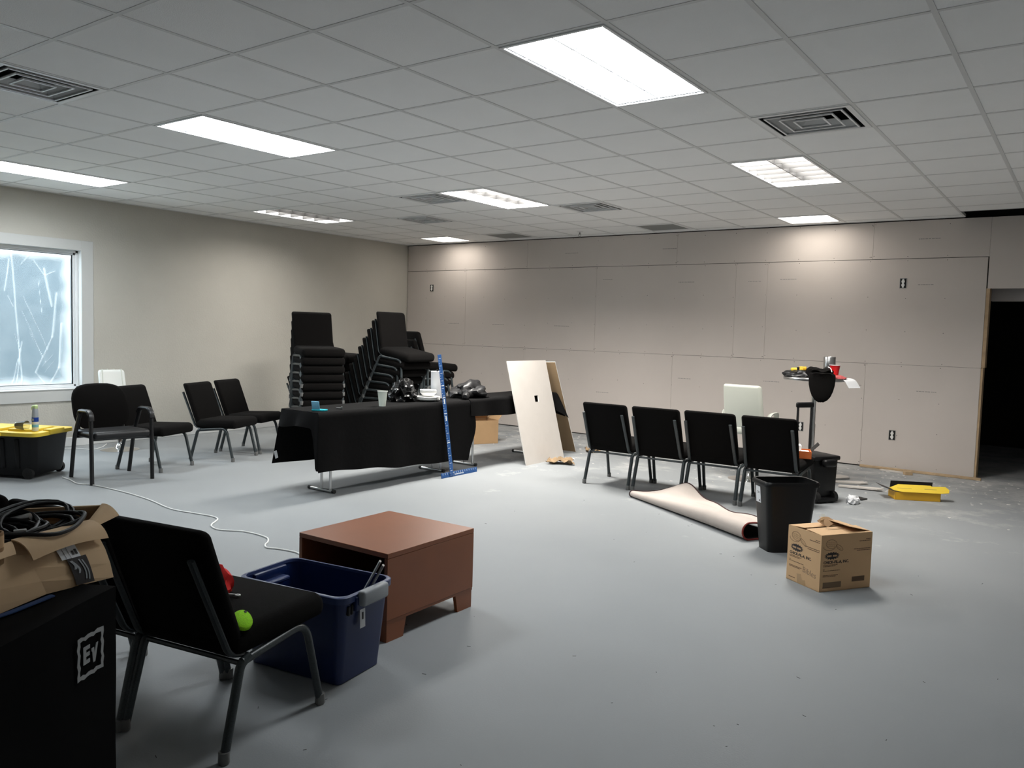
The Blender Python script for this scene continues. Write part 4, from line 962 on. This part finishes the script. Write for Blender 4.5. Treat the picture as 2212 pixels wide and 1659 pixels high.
def print_face(par, m, W_, lit):
    # local frame: X right, Y up on the face, Z out
    def add(name, b, mt, **k): put(name, b, mt, par, smooth=False, **k)
    ox = -W_/2
    b = B()                                               # waffle-cut fries drawing: outlines and grid
    def ell(cx, cy, a, c, ph=0, n=28, arc=(0, 2*PI)): 
        return [(cx+a*math.cos(t)*math.cos(ph)-c*math.sin(t)*math.sin(ph), cy+a*math.cos(t)*math.sin(ph)+c*math.sin(t)*math.cos(ph)) for t in [arc[0]+(arc[1]-arc[0])*k/n for k in range(n+1)]]
    def stroke(P, w_): b.tube([(x, y, .0004) for x, y in P], w_, 4, m=m)
    e1 = (ox+.075, .282, .040, .026, -.10); e2 = (ox+.060, .262, .042, .016, -.05); e3 = (ox+.135, .258, .030, .011, -.55)
    for e in (e1, e3): stroke(ell(*e), .0010)
    stroke(ell(*e2, arc=(PI*.9, PI*2.0)), .0010)
    for e, nn in ((e1, 5), (e3, 3)):
        for i in range(-nn//2+1, nn//2+1):
            for j in (-1, 0, 1):
                cx = i*.013; cy = j*.011
                if (cx/e[2])**2+(cy/e[3])**2 > .75: continue
                X = e[0]+cx*math.cos(e[4])-cy*math.sin(e[4]); Y = e[1]+cx*math.sin(e[4])+cy*math.cos(e[4])
                stroke([(X-.0045, Y-.003), (X+.0045, Y-.003)], .0006); stroke([(X-.0045, Y-.003), (X-.0045, Y+.004)], .0006)
    add('fries_drawing', b, 'ink_mid')
    P = []
    for k in range(32):
        r_ = 1 if k % 2 else .74; P.append((ox+.083+.058*r_*math.cos(2*PI*k/32), .212+.024*r_*math.sin(2*PI*k/32)))
    add('starburst', B().prism(P, -.0002, .0007, m=m), 'ink')
    b = B()
    for i in range(9):
        if i in (4,): continue
        b.box(ox+.046+i*.0085, ox+.052+i*.0085, .206, .217, .0007, .001, m=m)
    add('starburst_print', b, 'card_l')
    me = text_mesh('CHICK-FIL-A, INC.', .0235, bold=.0007); o = put('lettering', me, 'ink', par, smooth=False)
    o.matrix_local = m @ xf((ox+.022, .166, .0002))
    b = B()
    rnd = random.Random(3)
    def line(x, y, wd, h):
        xx = x
        while xx < x+wd: l = rnd.uniform(.004, .012); b.box(xx, min(xx+l, x+wd), y, y+h, -.0002, .0006, m=m); xx += l+.0022
    for y_, wd in ((.156, .105), (.149, .09), (.130, .012), (.122, .125), (.095, .11), (.088, .095), (.022, .055)): line(ox+.022, y_, wd, .0036)
    for y_, wd in ((.296, .035), (.286, .085), (.240, .125), (.230, .10)): line(-ox-.012-wd, y_, wd, .0042)
    add('small_print', b, 'ink_mid' if lit else 'ink_mid', kind='stuff')
mL = Matrix(((0, 0, -1, -hx), (-1, 0, 0, 0), (0, 1, 0, 0), (0, 0, 0, 1)))       # face x=-hx, right = -y
mR = Matrix(((1, 0, 0, 0), (0, 0, -1, -hy), (0, 1, 0, 0), (0, 0, 0, 1)))        # face y=-hy, right = +x
print_face(ct, mL, CDp, True); print_face(ct, mR, CW, False)
me = text_mesh('Bibles', .050, .0003); o = put('handwriting', me, 'pencil', ct, smooth=False); o.matrix_local = mL @ xf((-.005, .082, .0002), (0, 0, -.10))
put('tape_patch', B().prism([(-.045, .0), (-.05, .055), (-.02, .062), (-.005, .03), (.02, .035), (.03, 0)], -.0002, .0008, m=mL), 'tape', ct, smooth=False)
put('barcode', B().box(.05, .145, .045, .075, -.0002, .0006, m=mR), 'ink_mid', ct, smooth=False)
put('print_block', B().box(-.165, -.03, .02, .055, -.0002, .0005, m=mR), 'ink_faint', ct, smooth=False)
put('top_print', B().box(-.14, -.03, -.04, -.036, .0032, .0036, m=xf((.07, 0, CHh+.006))).box(-.14, -.02, -.06, -.056, .0032, .0036, m=xf((.07, 0, CHh+.006))), 'ink_faint', ct, smooth=False)

# ------------------------------------------------------------------ rug
ra = Vector((-.875, 4.53, 0)); rb = Vector((.470, 3.700, 0)); rd = (rb-ra).normalized(); rl = (rb-ra).length
rn = Vector((-rd.y, rd.x, 0))                       # towards the chairs
def rug_r(u): return .026+.036*min(1, max(0, u-.03)*1.5)
def rug_back(u): return .44+.03*math.sin(u*7)-.06*max(0, .08-u)/.08
def rugf(u, v):
    r_ = rug_r(u); W_ = rug_back(u); base = ra+rd*rl*u
    Ltop = max(.02, W_-r_); s_ = v*(Ltop+PI*r_+.30)
    if s_ < Ltop:                                    # upper layer, from the far edge forwards
        q = s_/Ltop; far = W_-q*Ltop
        zf = .030+.105*math.exp(-((u-.16)/.12)**2)+.035*u+.012*math.sin(u*19)
        e = q*q*(3-2*q); dip = -.018*math.sin(q*PI)*math.exp(-((u-.1)/.2)**2)
        return base+rn*far+Vector((0, 0, .006+zf*(1-e)+2*r_*e+dip))
    s_ -= Ltop
    if s_ < PI*r_:
        a = s_/r_; return base+rn*(r_-r_*math.sin(a))+Vector((0, 0, .006+r_+r_*math.cos(a)))
    s_ -= PI*r_
    return base+rn*(r_+s_)+Vector((0, 0, .006+.001*s_))
rgb = B().grid(rugf, 60, 46); rme = rgb.mesh('rug', True, 60)
rug = thing('rug', (0, 0, 0), 0, 'folded rug with pale backing and dark red edging before the row of chairs', 'rug')
put('backing', rme, 'rug_back', rug)
def rugp(u, v):
    p = rugf(u, v); e = .003
    du = (rugf(min(1, u+e), v)-rugf(max(0, u-e), v)); dv = (rugf(u, min(1, v+e))-rugf(u, max(0, v-e)))
    n_ = du.cross(dv); n_ = n_.normalized() if n_.length else Vector((0, 0, 1))
    return p-n_*.005*SGN
_p = rugf(.6, .3); _du = rugf(.61, .3)-_p; _dv = rugf(.6, .31)-_p; SGN = 1 if _du.cross(_dv).z > 0 else -1
put('pile', B().grid(rugp, 60, 46), 'rug_pile', rug, ang=60)
put('edge_binding', B().tube([rugf(i/60, 0) for i in range(61)], .007, 6), 'rug_bind', rug)
put('edge_binding', B().tube([rugf(1, i/60) for i in range(61)], .007, 6), 'rug_bind_red', rug)
put('edge_binding', B().tube([rugf(0, i/60) for i in range(61)], .007, 6), 'rug_bind', rug)

# ------------------------------------------------------------------ wooden cabinet
cb = thing('wooden_cabinet', (-.457, 1.017, 0), math.radians(1.0), 'low cherry-wood open cabinet on block feet, behind the blue tote', 'cabinet')
cx_, cy_, cz0, cz1 = .307, .328, .105, .425; th = .022
put('top_panel', B().rbox(-cx_, cx_, -cy_, cy_, cz1-.024, cz1, .0015, 1), 'wood', cb)
for s_ in (-1, 1): put('side_panel', B().rbox(s_*cx_-(th if s_ > 0 else 0), s_*cx_+(th if s_ < 0 else 0), -cy_, cy_, cz0, cz1-.0245, .0015, 1), 'wood', cb)
put('back_panel', B().box(-cx_+th, cx_-th, cy_-.02, cy_-.002, cz0, cz1-.025), 'wood_dark', cb, smooth=False)
put('bottom_panel', B().box(-cx_+th, cx_-th, -cy_+.002, cy_-.02, cz0, cz0+th), 'wood_dark', cb, smooth=False)
put('base_rail', B().box(-cx_+.002, cx_-.002, -cy_+.002, cy_-.002, .092, .1045), 'wood', cb, smooth=False)
for sx in (-1, 1):
    for sy in (-1, 1):
        b = B(); ox_, oy_ = sx*(cx_-.004), sy*(cy_-.004)
        b.loft([[(ox_, oy_, z), (ox_-sx*w_, oy_, z), (ox_-sx*w_, oy_-sy*.02, z), (ox_-sx*.02, oy_-sy*.02, z), (ox_-sx*.02, oy_-sy*w2, z), (ox_, oy_-sy*w2, z)] for z, w_, w2 in ((0, .085, .115), (.092, .10, .135))])
        put('foot', b, 'wood', cb, smooth=False)

# ------------------------------------------------------------------ blue tote
bt = thing('blue_tote', (-.232, .345, 0), math.radians(8.5), 'open blue plastic tote bin with grey handle, between the chair and the cabinet', 'tote')
bh = .385
def br(k, z, i=0): return [(x, y, z) for x, y in rr(.243+.037*k-i, .142+.028*k-i, .03+.02*k)]
put('body', B().loft([br(0, .004), br(.03, .02), br(1, bh-.012), br(1, bh-.012, .004), br(.05, .024, .004)], cap=(True, True)), 'blue_tote', bt, ang=30)
put('rim', B().loft([[(x, y, z) for x, y in rr(.278+o, .168+o, .05)] for o, z in ((0, bh-.03), (.012, bh-.03), (.013, bh-.004), (.008, bh), (-.002, bh), (-.004, bh-.012))], cap=(False, False)), 'blue_tote_rim', bt, ang=50)
put('handle_block', B().rbox(.255, .300, -.10, .10, bh-.075, bh-.012, .01, 2), 'blue_tote', bt)
put('handle_block', B().rbox(-.300, -.255, -.10, .10, bh-.075, bh-.012, .01, 2), 'blue_tote', bt)
put('handle_grip', B().rbox(.288, .328, -.085, .085, bh-.055, bh+.010, .012, 3), 'grey_plastic', bt)
put('inner_ledge', B().rbox(-.262, -.215, -.075, .075, bh-.07, bh-.05, .006, 1), 'blue_tote_rim', bt)
for yy in (-.125, -.105): put('corner_slot', B().rbox(.262, .285, yy-.006, yy+.006, bh-.085, bh-.045, .003, 1), 'rubber', bt)
tg = put('tag', B().box(.3015, .3025, -.062, -.028, bh-.165, bh-.055, m=xf((-.006, 0, 0), (0, -.03, 0))), 'paper', bt, smooth=False)
put('tag_print', B().box(.3028, .3034, -.05, -.04, bh-.13, bh-.10, m=xf((-.006, 0, 0), (0, -.03, 0))), 'ink', tg, smooth=False)
st_ = thing('straightedge', (-.13, .30, .030), 0, 'scuffed metal straightedge standing in the blue tote', 'straightedge')
for dx in (0, .018):
    a_ = Vector((dx, dx*.3, 0)); b_ = Vector((.175+dx, .155, .452-dx*.8)); dr = (b_-a_).normalized()
    put('bar', B().tube([a_, b_], .012, 6, flat=(.5, 1.4)), 'steel_dark', st_)

# things on the chair seat
fv = Vector((-.18, .984, 0)); rv_ = Vector((.984, .18, 0)); A0 = Vector((-.106, -.19, 0))
def onA(x, y, z=.438): p = A0+rv_*x+fv*y; return (p.x, p.y, z)
RA = math.radians(fA-90)
put('red_cloth', blob(51, .055, .05, .075, .45, 3, 3), 'redcloth', loc=onA(-.10, .06, .436), rz=RA, label='crumpled red cloth on the banquet chair seat', cat='cloth')
sb = thing('cotton_swab', onA(-.03, .05, .443), RA+.25, 'small white plastic stick lying on the banquet chair seat', 'stick')
put('shaft', B().tube([(-.03, 0, .005), (.02, 0, .005)], .0045, 8), 'plate', sb)
put('ring_end', B().tube([(.029+.007*math.cos(a*PI/6), .007*math.sin(a*PI/6), .005) for a in range(12)], .0035, 6, closed=True), 'plate', sb)
gs = thing('lime_sponge', onA(.185, -.130, .428), RA, 'lime green egg-shaped felt scrubber lying on the banquet chair seat', 'sponge')
P = [(.034*math.cos(2*PI*k/24)*(1-.14*math.sin(2*PI*k/24)), .044*math.sin(2*PI*k/24)) for k in range(24)]
mgs = Matrix.Diagonal((1, 1.18, 1, 1)) @ xf((.01, .0, .012), (.35, .38, .75))
put('pad', B().loft([[(x*s_, y*s_, z) for x, y in P] for s_, z in ((.9, 0), (1, .004), (1, .014), (.9, .018))]) , 'green', gs, ang=50).matrix_local = mgs
put('hole', B().lathe([(.005, 0), (.005, .0006)], 10), 'ink', gs).matrix_local = mgs @ xf((0, .033, .0182))

# ------------------------------------------------------------------ covered speaker with box of cables
hdir = Vector((-.5, .866, 0)); ndir = Vector((.866, .5, 0)); E = Vector((.424, -.893, 0))
SW, SD, SH = .46, .40, .785
spk = thing('speaker', E-hdir*SW/2-ndir*SD/2, math.atan2(hdir.y, hdir.x), 'tall black speaker in a soft cover with a square white logo', 'speaker')
# local x = along the face towards its far edge, local -y = out of the face
def spf(c):
    d = .006*noise.noise(Vector((c.x*5, c.z*4, c.y*5)))
    return (c.x+d*(1 if abs(c.x) > .2 else 0)*.4, c.y+d, c.z)
b2 = bmesh.new(); bmesh.ops.create_cube(b2, size=1)
bmesh.ops.subdivide_edges(b2, edges=list(b2.edges), cuts=12, use_grid_fill=True)
for v in b2.verts: v.co = Vector((v.co.x*SW, v.co.y*SD, (v.co.z+.5)*SH))
sb_ = B(); sb_.absorb(b2, spf); put('cover', sb_, 'spk', spk, ang=70)
put('hem', B().loft([[(x, y, z) for x, y in rr(SW/2+.004, SD/2+.004, .01, 3)] for z in (.0, .02)], cap=(False, False)), 'rubber', spk)
mF = Matrix(((1, 0, 0, 0), (0, 0, -1, -SD/2-.0045), (0, 1, 0, 0), (0, 0, 0, 1)))
# logo square centred about 11 cm from the far edge
lg0 = Vector((SW/2-.113, .650)); ls = .052
def wavy(u): return .0022*math.sin(u*9)
b = B()
def band(Q0, Q1):
    b.bm.faces.new([b.bm.verts.new((mF @ Vector((lg0.x+x, lg0.y+y, .0008)))) for x, y in (Q0[0], Q0[1], Q1[1], Q1[0])])
for i in range(4):
    c4 = [(-1, -1.02), (1, -1.02), (1, 1.02), (-1, 1.02)]; p, q_ = c4[i], c4[(i+1) % 4]
    N_ = 8
    for k in range(N_):
        pts = []
        for tt in (k/N_, (k+1)/N_):
            x = p[0]+(q_[0]-p[0])*tt; y = p[1]+(q_[1]-p[1])*tt
            pts.append(((x*ls+wavy(y), y*ls+wavy(x+1)), (x*ls*.80+wavy(y), y*ls*.80+wavy(x+1))))
        band(pts[0], pts[1])
put('logo_border', b, 'logo', spk, smooth=False)
EV = [[(-.030, -.019), (-.030, .026), (-.004, .026), (-.004, .016), (-.019, .016), (-.019, .009), (-.005, .009), (-.005, -.001), (-.019, -.001), (-.019, -.009), (-.004, -.009), (-.004, -.019)],
      [(.002, .012), (.002, .004), (.005, .004), (.009, -.026), (.017, -.026), (.029, .020), (.021, .020), (.0145, -.004), (.0125, .012)]]
for P in EV: put('logo_letter', B().prism(P, .0004, .0012, m=mF @ xf((lg0.x, lg0.y, 0))), 'logo', spk, smooth=False)

# damaged cardboard box lying on the speaker
ob2 = thing('shipping_box', (0, 0, 0), 0, 'crumpled brown shipping box full of black cables on top of the covered speaker', 'box')
zb = SH+.006
# bottom corners (world) and rim corners, the box sags over the speaker edge
b0 = [(.318, -.842, .774), (.378, -1.043, zb), (.50, -1.30, zb), (.20, -1.42, zb), (.05, -1.05, zb), (.10, -.80, .778)]
t0_ = [(.240, -.868, .922), (.368, -1.118, .938), (.47, -1.30, .945), (.19, -1.42, .95), (.03, -1.10, .955), (.170, -.797, .945)]
def mid(a, b_, t): return tuple(a[i]+(b_[i]-a[i])*t for i in range(3))
bb_ = B()
lay = [[Vector(mid(b0[i], t0_[i], k/4))+Vector((.010*math.sin(k/4*PI)*(1 if i < 3 else -1), .006*math.sin(k/4*PI)*(1 if i < 3 else -1), 0)) for i in range(6)] for k in range(5)]
bb_.loft(lay, cap=(True, False))
put('body', bb_, 'kraft', ob2, smooth=False, solid=.004)
# outward folded front flap and corner flap
put('flap', B().grid(lambda u, v: Vector(mid(t0_[1], t0_[0], u))+Vector((.050*v+.012*math.sin(v*PI), .028*v, .004-.048*v*v+.010*math.sin(u*PI)*v)), 10, 6), 'kraft', ob2, ang=60, solid=.003)
put('flap', B().grid(lambda u, v: Vector(mid(t0_[0], t0_[5], u))+Vector((.035*v, .032*v, .004+.006*v-.040*v*v))*(.45+.55*u), 8, 6), 'kraft', ob2, ang=60, solid=.003)
put('flap', B().grid(lambda u, v: Vector(mid(t0_[2], t0_[1], u))+Vector((.05*v, -.01*v, -.02*v*v)), 8, 5), 'kraft', ob2, ang=60, solid=.003)
# label and black tape strip on the front face
def facept(u, v, off=.006):
    p = Vector(mid(mid(b0[1], b0[0], u), mid(t0_[1], t0_[0], u), v)); return p+Vector((.010*math.sin(v*PI)+off*.87, .006*math.sin(v*PI)+off*.49, .002))
put('label', B().grid(lambda u, v: facept(.34+.26*u, .50+.22*v), 6, 4), 'paper', ob2, ang=60)
put('tape_strip', B().grid(lambda u, v: facept(.40+.27*u, .02+.48*v), 6, 8), 'ink', ob2, ang=60)
mkb = B()
for (u0, u1, v0, v1) in ((.43, .47, .30, .46), (.47, .50, .22, .40), (.55, .57, .10, .46), (.59, .61, .08, .44)):
    mkb.grid(lambda u, v: facept(u0+(u1-u0)*u+.02*math.sin(v*4), v0+(v1-v0)*v, .0075), 2, 6)
put('tape_print', mkb, 'grey_plastic', ob2, ang=60)
mkb = B()
for (u0, u1, v0, v1) in ((.40, .405, .50, .70), (.46, .465, .50, .70), (.50, .53, .55, .62), (.545, .575, .55, .64)):
    mkb.grid(lambda u, v: facept(u0+(u1-u0)*u, v0+(v1-v0)*v, .0075), 1, 1)
put('label_print', mkb, 'ink', ob2, smooth=False)
# cables heaped in the box
def coil(cx, cy, z, r1, r2, turns, seed, lift=.0, rot=0.):
    rnd = random.Random(seed); P = []; n = int(turns*22); a0_ = rnd.uniform(0, 6)
    for i in range(n+1):
        a = a0_+2*PI*i/22; k = 1+.16*math.sin(i*.21+seed)+.08*rnd.uniform(-1, 1)*.3
        x = r1*k*math.cos(a); y = r2*k*math.sin(a); zz = z+.016*math.sin(a*.5+seed)+.012*math.sin(i*.13+seed*2)+lift*math.sin(a+.6)
        P.append((cx+x*math.cos(rot)-y*math.sin(rot), cy+x*math.sin(rot)+y*math.cos(rot), zz))
    return P
GC = 'black audio cables heaped in the shipping box'
for i, (cx, cy, z, r1, r2, tn, lf) in enumerate(((.20, -1.02, .912, .125, .070, 6.2, .012), (.22, -1.10, .918, .12, .080, 5.6, .012), (.19, -.99, .930, .11, .060, 5.2, .018), (.25, -1.15, .905, .10, .08, 5.4, .010), (.21, -1.06, .935, .12, .075, 4.6, .016))):
    lb = ('black audio cable coiled in the shipping box with a white tag', 'black audio cable coiled loosely at the corner of the shipping box beside the tube', 'black audio cable looping highest above the shipping box rim', 'black audio cable coiled lowest in the shipping box', 'black audio cable spread across the top of the other cables')[i]
    o = put('audio_cable', B().tube(coil(cx, cy, z, r1, r2, tn, i*7+2, lf, 1.1+i*.4), .0052, 7), 'cable', label=lb, cat='cable', group=GC)
    if i == 0: put('tag', B().rbox(-.014, .014, -.003, .003, -.009, .009, .001, 1, m=xf((.300, -1.070, .938), (.3, 0, 1.2))), 'paper', o, smooth=False)
    if i == 2: put('plug', B().tube([(.15, -1.03, .935), (.185, -.995, .948)], .010, 10), 'steel', o)
put('audio_cable', B().tube(fillet([(.30, -1.11, .94), (.365, -1.085, .948), (.375, -1.02, .935), (.335, -.95, .935), (.265, -.885, .955), (.19, -.89, .94)], .05, 6), .0055, 8), 'cable', label='black audio cable drooping over the front flap of the shipping box', cat='cable', group=GC)
tbk = thing('paper_tube', (.40, -1.175, .90), 0, 'short brown cardboard tube with a printed band beside the cables', 'tube')
put('tube_wall', B().lathe([(.026, 0), (.026, .075), (.022, .075), (.022, .0)], 20, cap=False), 'card_in', tbk)
put('band', B().lathe([(.0265, .04), (.0265, .068)], 20, cap=False), 'card_l', tbk)
put('blue_strap', B().tube(smooth_path([(.46, -1.26), (.455, -1.18), (.43, -1.11), (.40, -1.04)], 5, SH+.006), .006, 6, flat=(.5, 1.6)), 'strap', label='blue strap trailing under the shipping box on the speaker', cat='strap')
